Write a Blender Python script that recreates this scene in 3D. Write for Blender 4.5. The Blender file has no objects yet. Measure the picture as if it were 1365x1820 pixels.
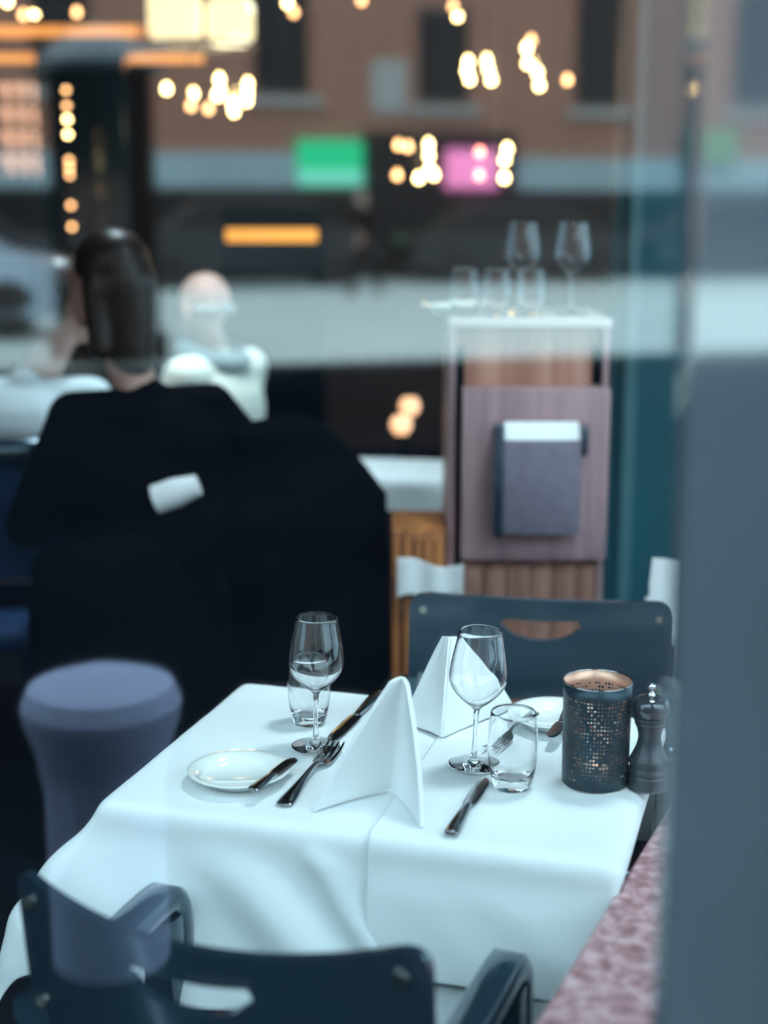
import bpy, bmesh, math, random
from mathutils import Vector, Matrix, noise
R = math.radians
random.seed(7)
scene = bpy.context.scene
col = scene.collection

# ------------------------------------------------------------------ camera, sky, exposure
EYE = 1.54
PITCH = R(12.0)
FPX = 2600.0
cam_d = bpy.data.cameras.new('camera')
cam = bpy.data.objects.new('camera', cam_d); col.objects.link(cam)
cam.location = (0, 0, EYE); cam.rotation_euler = (R(90) - PITCH, 0, 0)
cam_d.sensor_fit = 'VERTICAL'; cam_d.sensor_height = 36.0
cam_d.lens = FPX * 36.0 / 1820.0
cam_d.clip_start = .01; cam_d.clip_end = 300
cam_d.dof.use_dof = True
cam_d.dof.focus_distance = 2.12
cam_d.dof.aperture_fstop = (cam_d.lens / 1000.0) / .030
cam_d.dof.aperture_blades = 0
scene.camera = cam

world = bpy.data.worlds.new('overcast_sky'); scene.world = world
world.use_nodes = True
wn = world.node_tree; wn.nodes.clear()
wo = wn.nodes.new('ShaderNodeOutputWorld'); bg = wn.nodes.new('ShaderNodeBackground')
tc = wn.nodes.new('ShaderNodeTexCoord'); sp = wn.nodes.new('ShaderNodeSeparateXYZ')
cr = wn.nodes.new('ShaderNodeValToRGB')
cr.color_ramp.elements[0].position = 0.0; cr.color_ramp.elements[0].color = (.25, .385, .46, 1)
cr.color_ramp.elements[1].position = .8; cr.color_ramp.elements[1].color = (.65, .90, 1.0, 1)
wn.links.new(tc.outputs['Generated'], sp.inputs[0]); wn.links.new(sp.outputs['Z'], cr.inputs[0])
wn.links.new(cr.outputs[0], bg.inputs[0]); bg.inputs[1].default_value = 6.8
wn.links.new(bg.outputs[0], wo.inputs[0])

scene.view_settings.view_transform = 'Standard'
scene.view_settings.look = 'None'
scene.view_settings.exposure = 0.0
scene.view_settings.gamma = 1.0
scene.view_settings.use_curve_mapping = False
cy = scene.cycles
cy.max_bounces = 10; cy.diffuse_bounces = 3; cy.glossy_bounces = 5
cy.transmission_bounces = 10; cy.transparent_max_bounces = 24
cy.caustics_refractive = True; cy.caustics_reflective = False
cy.sample_clamp_indirect = 6.0
cy.use_denoising = True

# ------------------------------------------------------------------ geometry of the view: where a sight line meets a depth or a height
def ray(x, y):
    a = (x - 682.5) / FPX; b = -(y - 910) / FPX
    return Vector((a, math.cos(PITCH) + b * math.sin(PITCH), -math.sin(PITCH) + b * math.cos(PITCH)))
def at(x, y, z=None, Y=None):
    d = ray(x, y)
    t = (z - EYE) / d.z if Y is None else Y / d.y
    return Vector((0, 0, EYE)) + d * t

GLASS_Y = .98                    # plane of the front window
ST = R(14)                       # the street runs at a slant to the window
SX = Vector((math.cos(ST), -math.sin(ST), 0))
def street(px, py, D):
    """a point of the street seen mirrored in the window, on the upright plane D metres off; returns (s, z)"""
    d = ray(px, py)
    nv = Vector((-math.sin(ST), math.cos(ST), 0)); ev = Vector((math.cos(ST), math.sin(ST), 0))
    t = D * nv.y / d.dot(nv)
    p = d * t
    return (p - Vector((0, D, 0))).dot(ev), EYE + p.z
def sloc(s, D, z=0):
    return Vector((0, 2 * GLASS_Y - D, z)) + SX * s

# ------------------------------------------------------------------ materials
MATS = {}
def mat(name, c, rough=.5, metal=0.0, var=.0, scale=8.0, emit=None, es=0.0, bump=0.0, bscale=60.0, coat=0.0, spec=.5, sheen=0.0):
    if name in MATS: return MATS[name]
    m = bpy.data.materials.new(name); m.use_nodes = True
    nt = m.node_tree; b = nt.nodes['Principled BSDF']
    b.inputs['Roughness'].default_value = rough; b.inputs['Metallic'].default_value = metal
    b.inputs['Specular IOR Level'].default_value = spec
    b.inputs['Coat Weight'].default_value = coat; b.inputs['Coat Roughness'].default_value = .08 if name != 'black_blue_lacquer' else .12
    b.inputs['Sheen Weight'].default_value = sheen
    t = nt.nodes.new('ShaderNodeTexCoord'); n = nt.nodes.new('ShaderNodeTexNoise')
    n.inputs['Scale'].default_value = scale; n.inputs['Detail'].default_value = 4
    r = nt.nodes.new('ShaderNodeValToRGB')
    r.color_ramp.elements[0].position = .3; r.color_ramp.elements[1].position = .7
    r.color_ramp.elements[0].color = (*[max(0, x * (1 - var)) for x in c], 1)
    r.color_ramp.elements[1].color = (*[min(1, x * (1 + var)) for x in c], 1)
    nt.links.new(t.outputs['Object'], n.inputs[0]); nt.links.new(n.outputs[0], r.inputs[0])
    nt.links.new(r.outputs[0], b.inputs['Base Color'])
    if emit:
        b.inputs['Emission Color'].default_value = (*emit, 1); b.inputs['Emission Strength'].default_value = es
    if bump:
        n2 = nt.nodes.new('ShaderNodeTexNoise'); n2.inputs['Scale'].default_value = bscale; n2.inputs['Detail'].default_value = 5
        bp = nt.nodes.new('ShaderNodeBump'); bp.inputs['Strength'].default_value = bump; bp.inputs['Distance'].default_value = .004
        nt.links.new(t.outputs['Object'], n2.inputs[0]); nt.links.new(n2.outputs[0], bp.inputs['Height'])
        nt.links.new(bp.outputs[0], b.inputs['Normal'])
    MATS[name] = m
    return m
def wood(name, c1, c2, rough=.35, stretch=(22, 22, 1.2)):
    m = bpy.data.materials.new(name); m.use_nodes = True
    nt = m.node_tree; b = nt.nodes['Principled BSDF']; b.inputs['Roughness'].default_value = rough
    t = nt.nodes.new('ShaderNodeTexCoord'); mp = nt.nodes.new('ShaderNodeMapping'); mp.inputs['Scale'].default_value = stretch
    n = nt.nodes.new('ShaderNodeTexNoise'); n.inputs['Scale'].default_value = 1.6; n.inputs['Detail'].default_value = 6
    r = nt.nodes.new('ShaderNodeValToRGB')
    r.color_ramp.elements[0].position = .35; r.color_ramp.elements[1].position = .65
    r.color_ramp.elements[0].color = (*c1, 1); r.color_ramp.elements[1].color = (*c2, 1)
    nt.links.new(t.outputs['Object'], mp.inputs[0]); nt.links.new(mp.outputs[0], n.inputs[0])
    nt.links.new(n.outputs[0], r.inputs[0]); nt.links.new(r.outputs[0], b.inputs['Base Color'])
    return m
def pane_mat(name, refl, tint=(1, 1, 1), rough=0.0):
    m = bpy.data.materials.new(name); m.use_nodes = True
    nt = m.node_tree; nt.nodes.clear()
    o = nt.nodes.new('ShaderNodeOutputMaterial'); mx = nt.nodes.new('ShaderNodeMixShader')
    tr = nt.nodes.new('ShaderNodeBsdfTransparent'); tr.inputs[0].default_value = (*tint, 1)
    g = nt.nodes.new('ShaderNodeBsdfGlossy'); g.inputs['Roughness'].default_value = rough
    g.inputs[0].default_value = (1, 1, 1, 1)
    mx.inputs[0].default_value = refl
    nt.links.new(tr.outputs[0], mx.inputs[1]); nt.links.new(g.outputs[0], mx.inputs[2]); nt.links.new(mx.outputs[0], o.inputs[0])
    return m
def glass_mat(name, c=(1, 1, 1), ior=1.5):
    m = bpy.data.materials.new(name); m.use_nodes = True
    nt = m.node_tree; nt.nodes.clear()
    o = nt.nodes.new('ShaderNodeOutputMaterial'); g = nt.nodes.new('ShaderNodeBsdfGlass')
    g.inputs['Roughness'].default_value = 0.0; g.inputs['IOR'].default_value = ior; g.inputs[0].default_value = (*c, 1)
    nt.links.new(g.outputs[0], o.inputs[0])
    return m
def brick_mat(name, c1, c2, mortar):
    m = bpy.data.materials.new(name); m.use_nodes = True
    nt = m.node_tree; b = nt.nodes['Principled BSDF']; b.inputs['Roughness'].default_value = .85
    t = nt.nodes.new('ShaderNodeTexCoord'); s = nt.nodes.new('ShaderNodeSeparateXYZ'); c = nt.nodes.new('ShaderNodeCombineXYZ')
    br = nt.nodes.new('ShaderNodeTexBrick'); br.inputs['Scale'].default_value = 3.0
    br.inputs['Color1'].default_value = (*c1, 1); br.inputs['Color2'].default_value = (*c2, 1); br.inputs['Mortar'].default_value = (*mortar, 1)
    nt.links.new(t.outputs['Object'], s.inputs[0]); nt.links.new(s.outputs['X'], c.inputs['X']); nt.links.new(s.outputs['Z'], c.inputs['Y'])
    nt.links.new(c.outputs[0], br.inputs['Vector']); nt.links.new(br.outputs['Color'], b.inputs['Base Color'])
    return m
def granite_mat():
    m = bpy.data.materials.new('red_granite'); m.use_nodes = True
    nt = m.node_tree; b = nt.nodes['Principled BSDF']; b.inputs['Roughness'].default_value = .45
    t = nt.nodes.new('ShaderNodeTexCoord')
    n = nt.nodes.new('ShaderNodeTexNoise'); n.inputs['Scale'].default_value = 62; n.inputs['Detail'].default_value = 3
    r = nt.nodes.new('ShaderNodeValToRGB'); e = r.color_ramp.elements
    e[0].position = .32; e[0].color = (.28, .13, .14, 1); e[1].position = .68; e[1].color = (.70, .46, .48, 1)
    k = e.new(.5); k.color = (.50, .27, .28, 1)
    nt.links.new(t.outputs['Object'], n.inputs[0]); nt.links.new(n.outputs[0], r.inputs[0]); nt.links.new(r.outputs[0], b.inputs['Base Color'])
    return m
def perforated_mat(name, outer, inner):
    """sheet steel with rows of small real openings; copper coloured inside"""
    m = bpy.data.materials.new(name); m.use_nodes = True
    nt = m.node_tree; b = nt.nodes['Principled BSDF']; N = nt.nodes.new; L = nt.links.new
    b.inputs['Metallic'].default_value = .55; b.inputs['Roughness'].default_value = .38
    g = N('ShaderNodeNewGeometry'); uv = N('ShaderNodeUVMap'); uv.uv_map = 'UVMap'
    mixc = N('ShaderNodeMixRGB'); mixc.inputs[1].default_value = (*outer, 1); mixc.inputs[2].default_value = (*inner, 1)
    at_ = N('ShaderNodeAttribute'); at_.attribute_name = 'inside'
    L(at_.outputs['Fac'], mixc.inputs[0]); L(mixc.outputs[0], b.inputs['Base Color'])
    s = N('ShaderNodeSeparateXYZ'); L(uv.outputs[0], s.inputs[0])
    def mth(op, a, c=None):
        n = N('ShaderNodeMath'); n.operation = op
        for i, v in enumerate((a, c)):
            if v is None: continue
            if isinstance(v, (int, float)): n.inputs[i].default_value = v
            else: L(v, n.inputs[i])
        return n.outputs[0]
    uu = mth('MULTIPLY', s.outputs['X'], 62.0); vv = mth('MULTIPLY', s.outputs['Y'], 27.0)
    fu = mth('SUBTRACT', mth('FRACT', uu), .5); fv = mth('SUBTRACT', mth('FRACT', vv), .5)
    # size and length of each opening vary from cell to cell
    cu = mth('FLOOR', uu); cv = mth('FLOOR', vv)
    cc = N('ShaderNodeCombineXYZ'); L(cu, cc.inputs[0]); L(cv, cc.inputs[1])
    wn_ = N('ShaderNodeTexWhiteNoise'); wn_.noise_dimensions = '2D'; L(cc.outputs[0], wn_.inputs['Vector'])
    big = N('ShaderNodeTexNoise'); big.inputs['Scale'].default_value = .22; L(cc.outputs[0], big.inputs['Vector'])
    rad = mth('SUBTRACT', mth('ADD', mth('MULTIPLY', wn_.outputs['Value'], .16), mth('MULTIPLY', big.outputs[0], .62)), .16)
    d2 = mth('ADD', mth('POWER', mth('MULTIPLY', fu, .85), 2.0), mth('POWER', mth('MULTIPLY', fv, 1.05), 2.0))
    dist = mth('SQRT', d2)
    hole = mth('LESS_THAN', dist, rad)
    skip = mth('GREATER_THAN', wn_.outputs['Value'], .22)
    band = mth('MULTIPLY', mth('GREATER_THAN', s.outputs['Y'], .07), mth('LESS_THAN', s.outputs['Y'], .90))
    hole = mth('MULTIPLY', mth('MULTIPLY', hole, skip), band)
    tr = N('ShaderNodeBsdfTransparent'); mx = N('ShaderNodeMixShader')
    L(hole, mx.inputs[0]); L(b.outputs[0], mx.inputs[1]); L(tr.outputs[0], mx.inputs[2])
    L(mx.outputs[0], nt.nodes['Material Output'].inputs[0])
    return m

M = dict(
    linen=mat('white_linen', (.82, .86, .86), .85, var=.02, scale=5, bump=.12, bscale=900, sheen=.2),
    napkin=mat('napkin_linen', (.86, .88, .88), .8, var=.015, scale=12, bump=.1, bscale=900, sheen=.2),
    china=mat('white_china', (.90, .93, .89), .08, coat=1.0, var=.01),
    steel=mat('polished_steel', (.34, .35, .37), .10, 1.0, var=.05),
    chrome=mat('chrome', (.85, .87, .9), .06, 1.0),
    lacquer=mat('black_blue_lacquer', (.030, .066, .095), .20, .55, var=.04, scale=20, coat=1.0),
    rivet=mat('brushed_rivet', (.9, .86, .72), .25, 1.0),
    charcoal=mat('charcoal_wood', (.035, .045, .055), .38, var=.2, scale=30, coat=.25),
    black=mat('black_cloth', (.0015, .002, .003), .95, var=.2, scale=12, spec=.03),
    navy=mat('navy_fabric', (.006, .026, .075), .7, var=.25, scale=8, spec=.2),
    floor=mat('dark_floor', (.005, .006, .010), .6, var=.3, scale=2, spec=.1),
    ceil=mat('dark_ceiling', (.03, .022, .02), .9, var=.1),
    brown=mat('brown_plaster', (.055, .026, .018), .85, var=.25, scale=1.2),
    darkwall=mat('dark_plaster', (.02, .016, .02), .8, var=.3, scale=1.0),
    teal=mat('teal_paint', (.020, .150, .200), .5, var=.08, scale=2),
    tealite=mat('pale_teal_trim', (.12, .30, .34), .45, var=.05),
    post=mat('slate_stone', (.072, .092, .110), .8, var=.12, scale=3, spec=0),
    white=mat('white_paint', (.8, .82, .82), .5, var=.02),
    skin=mat('skin', (.62, .38, .31), .55, var=.08, scale=20),
    hair=mat('dark_brown_hair', (.025, .012, .008), .4, var=.4, scale=60),
    greyhair=mat('grey_hair', (.35, .34, .33), .6, var=.2, scale=60),
    shirt=mat('pale_grey_shirt', (.62, .72, .75), .85, var=.06, scale=9, bump=.2, bscale=20),
    cream=mat('cream_shirt', (.90, .92, .80), .85, var=.05, scale=9),
    scarf=mat('grey_teal_scarf', (.13, .19, .20), .9, var=.12, scale=15),
    asphalt=mat('dark_wet_asphalt', (.003, .004, .006), 1.0, var=.35, scale=.7, spec=0),
    stone=mat('pale_paving', (.42, .44, .42), .85, var=.08, scale=.35),
    fascia=mat('grey_blue_fascia', (.36, .43, .45), .7, var=.1, scale=.5),
    sill=mat('pale_stone_sill', (.42, .38, .35), .8, var=.1),
    darkglass=mat('dark_street_glass', (.006, .008, .010), .5, var=.2, spec=.2),
    carblack=mat('black_car_paint', (.004, .005, .007), .35, var=.1),
    carsilver=mat('silver_car_paint', (.45, .52, .60), .25, metal=.5, var=.04),
    tyre=mat('tyre_rubber', (.01, .01, .01), .8),
    concrete=mat('pale_lilac_concrete', (.20, .22, .34), .8, var=.06, scale=4),
    brick=brick_mat('brick_wall', (.40, .165, .105), (.34, .135, .085), (.30, .16, .11)),
    granite=granite_mat(),
    wood=wood('reddish_wood', (.34, .15, .10), (.52, .27, .20)),
    wood2=wood('orange_wood', (.16, .05, .015), (.46, .17, .05), stretch=(30, 30, .5)),
    woodgrey=wood('grey_brown_wood', (.30, .19, .21), (.44, .28, .29)),
    darkwood=wood('dark_bar_wood', (.02, .010, .006), (.05, .022, .012)),
    wax=mat('wax', (.9, .86, .75), .6, var=.02),
    glass=glass_mat('clear_glass'),
    pane=pane_mat('window_glass', .13, (.97, .99, 1.0), .028),
    pane2=pane_mat('side_window_glass', .08),
    sleeve=perforated_mat('perforated_steel', (.030, .055, .070), (.85, .50, .36)),
    bulb=mat('lit_bulb', (1, .8, .5), .4, emit=(1.0, .66, .26), es=26),
    bulbdim=mat('lit_bulb_dim', (1, .7, .4), .4, emit=(1.0, .50, .20), es=9),
    bulbred=mat('lit_bulb_red', (1, .4, .3), .4, emit=(1.0, .26, .15), es=12),
    ledorange=mat('orange_light_strip', (1, .5, .2), .4, emit=(1.0, .36, .07), es=1.3),
    ledamber=mat('amber_light_strip', (1, .5, .1), .4, emit=(1.0, .40, .06), es=1.6),
    peach=mat('peach_backlight', (1, .7, .5), .4, emit=(1.0, .52, .32), es=1.1),
    dome=mat('lit_milk_glass', (1, .95, .8), .3, emit=(1.0, .90, .55), es=2.6),
    green=mat('green_sign_face', (.0, .5, .2), .5, emit=(.0, .75, .30), es=1.5),
    mint=mat('mint_sign_face', (.2, .8, .6), .5, emit=(.22, .75, .5), es=1.5),
    pink=mat('pink_sign_face', (.8, .2, .6), .5, emit=(1.0, .28, .42), es=2.8),
    yellow=mat('yellow_sign_face', (.6, .6, .1), .5, emit=(.6, .55, .08), es=.9),
    flame=mat('flame', (1, .8, .5), .4, emit=(1.0, .7, .55), es=1.5),
    paper=mat('white_paper', (.85, .88, .88), .7, var=.02),
    bottle=mat('dark_bottle_glass', (.05, .03, .015), .1, var=.2),
    amber=mat('amber_bottle_glass', (.35, .12, .02), .12, var=.2),
)

# ------------------------------------------------------------------ mesh helpers
def tag(o, label=None, cat=None, group=None, kind=None):
    if label: o['label'] = label
    if cat: o['category'] = cat
    if group: o['group'] = group
    if kind: o['kind'] = kind
    return o
def empty(name, loc=(0, 0, 0), rz=0):
    o = bpy.data.objects.new(name, None); o.empty_display_size = .1
    o.location = loc; o.rotation_euler = (0, 0, rz); col.objects.link(o); return o
class MB:
    def __init__(s): s.bm = bmesh.new()
    def _add(s, verts, faces):
        vs = [s.bm.verts.new(v) for v in verts]
        for f in faces:
            try: s.bm.faces.new([vs[i] for i in f])
            except ValueError: pass
        return vs
    def box(s, x0, x1, y0, y1, z0, z1, mt=None, bev=0.0, seg=2):
        r = bmesh.ops.create_cube(s.bm, size=1.0)
        m = Matrix.Translation(((x0 + x1) / 2, (y0 + y1) / 2, (z0 + z1) / 2)) @ Matrix.Diagonal((abs(x1 - x0), abs(y1 - y0), abs(z1 - z0), 1))
        if mt is not None: m = mt @ m
        bmesh.ops.transform(s.bm, matrix=m, verts=r['verts'])
        if bev:
            es = {e for v in r['verts'] for e in v.link_edges}
            bmesh.ops.bevel(s.bm, geom=list(es), offset=bev, segments=seg, affect='EDGES', profile=.5)
        return s
    def lathe(s, prof, seg=48, c=(0, 0, 0), close=False):
        c = Vector(c); rings = []
        for (r, z) in prof:
            if r < 1e-6: rings.append([s.bm.verts.new(c + Vector((0, 0, z)))])
            else: rings.append([s.bm.verts.new(c + Vector((r * math.cos(2 * math.pi * i / seg), r * math.sin(2 * math.pi * i / seg), z))) for i in range(seg)])
        pairs = list(zip(rings, rings[1:]))
        if close: pairs.append((rings[-1], rings[0]))
        for a, b in pairs:
            for i in range(seg):
                j = (i + 1) % seg
                if len(a) == 1 and len(b) == 1: continue
                if len(a) == 1: s.bm.faces.new((a[0], b[j], b[i]))
                elif len(b) == 1: s.bm.faces.new((a[i], a[j], b[0]))
                else: s.bm.faces.new((a[i], a[j], b[j], b[i]))
        return s
    def tube(s, pts, rad, seg=10):
        """round tube through points; rad a number or a list"""
        pts = [Vector(p) for p in pts]; n = len(pts)
        rad = rad if isinstance(rad, (list, tuple)) else [rad] * n
        rings = []; up = Vector((0, 0, 1))
        for i, p in enumerate(pts):
            d = (pts[min(i + 1, n - 1)] - pts[max(i - 1, 0)]).normalized()
            a = d.cross(up)
            if a.length < 1e-3: a = d.cross(Vector((1, 0, 0)))
            a.normalize(); b = a.cross(d)
            rings.append([s.bm.verts.new(p + (a * math.cos(2 * math.pi * k / seg) + b * math.sin(2 * math.pi * k / seg)) * rad[i]) for k in range(seg)])
        for a, b in zip(rings, rings[1:]):
            for k in range(seg):
                s.bm.faces.new((a[k], a[(k + 1) % seg], b[(k + 1) % seg], b[k]))
        s.bm.faces.new(rings[0][::-1]); s.bm.faces.new(rings[-1])
        return s
    def ell(s, c, r, seg=20, rot=None):
        q = bmesh.ops.create_uvsphere(s.bm, u_segments=seg, v_segments=max(8, seg // 2), radius=1.0)
        r = (r, r, r) if isinstance(r, (int, float)) else r
        m = Matrix.Translation(Vector(c)) @ (rot or Matrix.Identity(4)) @ Matrix.Diagonal((*r, 1))
        bmesh.ops.transform(s.bm, matrix=m, verts=q['verts'])
        return s
    def cap(s, a, b, ra, rb, seg=14):
        s.ell(a, ra, seg); s.ell(b, rb, seg); s.tube([a, b], [ra, rb], seg); return s
    def loft(s, secs):
        """closed cross sections with equal counts, capped"""
        rings = [[s.bm.verts.new(Vector(p)) for p in sc] for sc in secs]
        n = len(rings[0])
        for a, b in zip(rings, rings[1:]):
            for k in range(n): s.bm.faces.new((a[k], a[(k + 1) % n], b[(k + 1) % n], b[k]))
        s.bm.faces.new(rings[0][::-1]); s.bm.faces.new(rings[-1])
        return s
    def prism(s, pts, z0, z1):
        a = [s.bm.verts.new((p[0], p[1], z0)) for p in pts]; b = [s.bm.verts.new((p[0], p[1], z1)) for p in pts]
        n = len(pts)
        for k in range(n): s.bm.faces.new((a[k], a[(k + 1) % n], b[(k + 1) % n], b[k]))
        s.bm.faces.new(a[::-1]); s.bm.faces.new(b)
        return s
    def build(s, name, m, parent=None, smooth=True, angle=40, loc=None, rz=None):
        bmesh.ops.recalc_face_normals(s.bm, faces=s.bm.faces)
        me = bpy.data.meshes.new(name); s.bm.to_mesh(me); s.bm.free()
        for mm in (m if isinstance(m, list) else [m]): me.materials.append(mm)
        if smooth:
            for p in me.polygons: p.use_smooth = True
            me.set_sharp_from_angle(angle=R(angle))
        o = bpy.data.objects.new(name, me); col.objects.link(o)
        if parent: o.parent = parent
        if loc is not None: o.location = loc
        if rz is not None: o.rotation_euler = (0, 0, rz)
        return o
def copy_tree(o, parent=None):
    c = o.copy(); col.objects.link(c)
    if parent: c.parent = parent
    for ch in [x for x in bpy.data.objects if x.parent == o and x != c]: copy_tree(ch, c)
    return c
def bezier_pts(ps, n):
    """smooth Catmull-Rom through points"""
    ps = [Vector(p) for p in ps]; out = []
    for i in range(len(ps) - 1):
        p0 = ps[max(i - 1, 0)]; p1 = ps[i]; p2 = ps[i + 1]; p3 = ps[min(i + 2, len(ps) - 1)]
        for k in range(n):
            t = k / n
            out.append(.5 * ((2 * p1) + (p2 - p0) * t + (2 * p0 - 5 * p1 + 4 * p2 - p3) * t * t + (3 * p1 - p0 - 3 * p2 + p3) * t ** 3))
    out.append(ps[-1]); return out

# ------------------------------------------------------------------ the room
def S(name, mb, m, label, **k):
    o = mb.build(name, m, smooth=k.get('smooth', False)); tag(o, label, kind='structure'); return o
WDIR = Vector((.402, .916, 0)); WNRM = Vector((.916, -.402, 0))
S('floor', MB().prism([(-4, 1.05), (.5, 1.05), (4.6, 9.4), (-4, 9.4)], -.06, 0), M['floor'], 'dark restaurant floor below the tables')
S('ceiling', MB().box(-4.1, 5, 1.0, 9.5, 3.0, 3.12), M['ceil'], 'dark restaurant ceiling')
S('wall_back', MB().box(-4, 4.9, 9.2, 9.35, 0, 3.0), M['brown'], 'dark brown rear wall of the restaurant')
S('wall_left', MB().box(-4.12, -4.0, .95, 9.35, 0, 3.0), M['darkwall'], 'dark side wall left of the dining room')
S('wall_front', MB().box(-4.0, .2, .90, 1.02, 0, .78), M['darkwall'], 'low dark wall below the front window')
o = MB().box(-3.94, .199, .975, .985, .84, 2.84).build('window_1', M['pane'], smooth=False); tag(o, 'large clear front window pane mirroring the street', kind='structure')
fr = MB()
fr.box(-4.0, .2, .93, 1.03, .78, .84).box(-4.0, .2, .93, 1.03, 2.84, 3.0).box(-4.0, -3.94, .93, 1.03, .84, 2.84)
S('trim_1', fr, M['charcoal'], 'dark metal frame around the front window')
# corner post beside the pane, polished slate
pm = M['post']; pb = pm.node_tree.nodes['Principled BSDF']
pg = pm.node_tree.nodes.new('ShaderNodeBsdfGlossy'); pg.inputs['Roughness'].default_value = .05; pg.inputs[0].default_value = (1, 1, 1, 1)
px_ = pm.node_tree.nodes.new('ShaderNodeMixShader'); px_.inputs[0].default_value = .30
pm.node_tree.links.new(pb.outputs[0], px_.inputs[1]); pm.node_tree.links.new(pg.outputs[0], px_.inputs[2])
pm.node_tree.links.new(px_.outputs[0], pm.node_tree.nodes['Material Output'].inputs[0])
S('trim_2', MB().box(.199, .56, .955, .985, 0, 3.0, bev=.003), M['post'], 'wide polished slate grey corner post right of the window')
# granite ledge running from the corner post along the side window
g0 = Vector((.15, 1.349, 0)); a0 = g0 + WDIR * -.30; a1 = g0 + WDIR * 2.75
LEDGE_W = .42
led = MB().prism([a0[:2], a1[:2], (a1 + WNRM * LEDGE_W)[:2], (a0 + WNRM * LEDGE_W)[:2]], .665, .715)
o = led.build('trim_4', M['granite'], smooth=False)
bv = o.modifiers.new('bevel', 'BEVEL'); bv.width = .006; bv.segments = 3
tag(o, 'mottled red granite ledge running along the side window', kind='structure')
b0 = a0 + WNRM * .10; b1 = a1 + WNRM * .10
S('wall_right', MB().prism([b0[:2], b1[:2], (b1 + WNRM * .30)[:2], (b0 + WNRM * .30)[:2]], 0, .664), M['darkwall'], 'low wall carrying the granite ledge')
# side window with mullions above the ledge
wa = a0 + WNRM * (LEDGE_W - .06); wb = a1 + WNRM * (LEDGE_W - .06)
rot = Matrix.Translation(wa) @ Matrix.Rotation(math.atan2(WDIR.y, WDIR.x), 4, 'Z')
Lw = (wb - wa).length
o = MB().box(0.0, Lw, -.004, .004, .74, 2.9, mt=rot).build('window_2', M['pane2'], smooth=False); tag(o, 'side window pane above the granite ledge', kind='structure')
f = MB()
for k in range(4): f.box(Lw * k / 3 - .03, Lw * k / 3 + .03, -.03, .03, .74, 2.9, mt=rot)
f.box(-.03, Lw + .03, -.035, .035, .715, .74, mt=rot).box(-.03, Lw + .03, -.035, .035, 2.9, 3.0, mt=rot)
S('trim_5', f, M['charcoal'], 'dark mullions of the side window')
# teal partition behind the sideboard
S('wall_partition', MB().box(.655, 2.05, 4.2, 4.32, 0, 3.0), M['teal'], 'teal painted partition wall behind the sideboard')
t = MB().box(.690, .722, 4.165, 4.2, 0, 3.0); S('trim_6', t, M['tealite'], 'pale teal upright strip on the partition wall')
t = MB().box(.885, .897, 4.19, 4.2, .0, 3.0); S('trim_7', t, M['black'], 'thin dark joint on the partition wall')

# ------------------------------------------------------------------ chairs
def chair_back(dip=.022, w=.24, z0=.605, z1=.835, bulge=.062):
    """curved lacquered board with rounded corners and a grip slot cut out of it"""
    bm = bmesh.new(); nx, nz = 64, 28
    sx0, sx1 = -.074, .074
    def outline(x):
        tt = abs(x) / w; top = z1 - dip * (1 - tt * tt) ; bot = z0 + .02 * (1 - tt * tt)
        rc = .030; e = w - abs(x)
        if e < rc:
            k = rc - math.sqrt(max(0, rc * rc - (rc - e) ** 2)); top -= k; bot += k
        return bot, top
    xs = sorted(set([-w + 2 * w * i / nx for i in range(nx + 1)] + [-w + .002, -w + .006, -w + .012, w - .002, w - .006, w - .012]))
    def P(x, z, th):
        y = -.14 - bulge * (1 - (x / w) ** 2) + th - .11 * (z - .72)
        return Vector((x, y, z))
    # slot outline as a smooth lens with flat upper side
    def slot(x):
        if x <= sx0 or x >= sx1: return None
        q = (x - (sx0 + sx1) / 2) / ((sx1 - sx0) / 2)
        h = math.sqrt(max(0, 1 - abs(q) ** 2.6))
        zc = .777 - .008 * (1 - q * q)
        return zc - .032 * h, zc + .004 * h
    cols = []
    for x in xs:
        b, tp = outline(x); sl = slot(x)
        zc = sl if sl else (.762, .762)
        zs = [b + (zc[0] - b) * i / 10 for i in range(11)] + [zc[1] + (tp - zc[1]) * i / 6 for i in range(7)]
        cols.append((x, zs, sl is not None))
    half = .0065
    fr = [[bm.verts.new(P(x, z, half)) for z in zs] for x, zs, _ in cols]
    bk = [[bm.verts.new(P(x, z, -half)) for z in zs] for x, zs, _ in cols]
    n = len(cols[0][1])
    for i in range(len(cols) - 1):
        op = cols[i][2] or cols[i + 1][2]
        for k in range(n - 1):
            if k == 10:
                if op:
                    for kk in (10, 11): bm.faces.new((fr[i][kk], fr[i + 1][kk], bk[i + 1][kk], bk[i][kk]))
                    continue
                continue
            bm.faces.new((fr[i][k], fr[i + 1][k], fr[i + 1][k + 1], fr[i][k + 1]))
            bm.faces.new((bk[i][k], bk[i][k + 1], bk[i + 1][k + 1], bk[i + 1][k]))
        bm.faces.new((fr[i][0], bk[i][0], bk[i + 1][0], fr[i + 1][0])); bm.faces.new((fr[i][-1], fr[i + 1][-1], bk[i + 1][-1], bk[i][-1]))
    for i in (0, len(cols) - 1):
        for k in range(n - 1):
            if k == 10: continue
            bm.faces.new((fr[i][k], fr[i][k + 1], bk[i][k + 1], bk[i][k]))
    bmesh.ops.remove_doubles(bm, verts=bm.verts, dist=.0002)
    m = MB(); m.bm.free(); m.bm = bm
    return m
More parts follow.
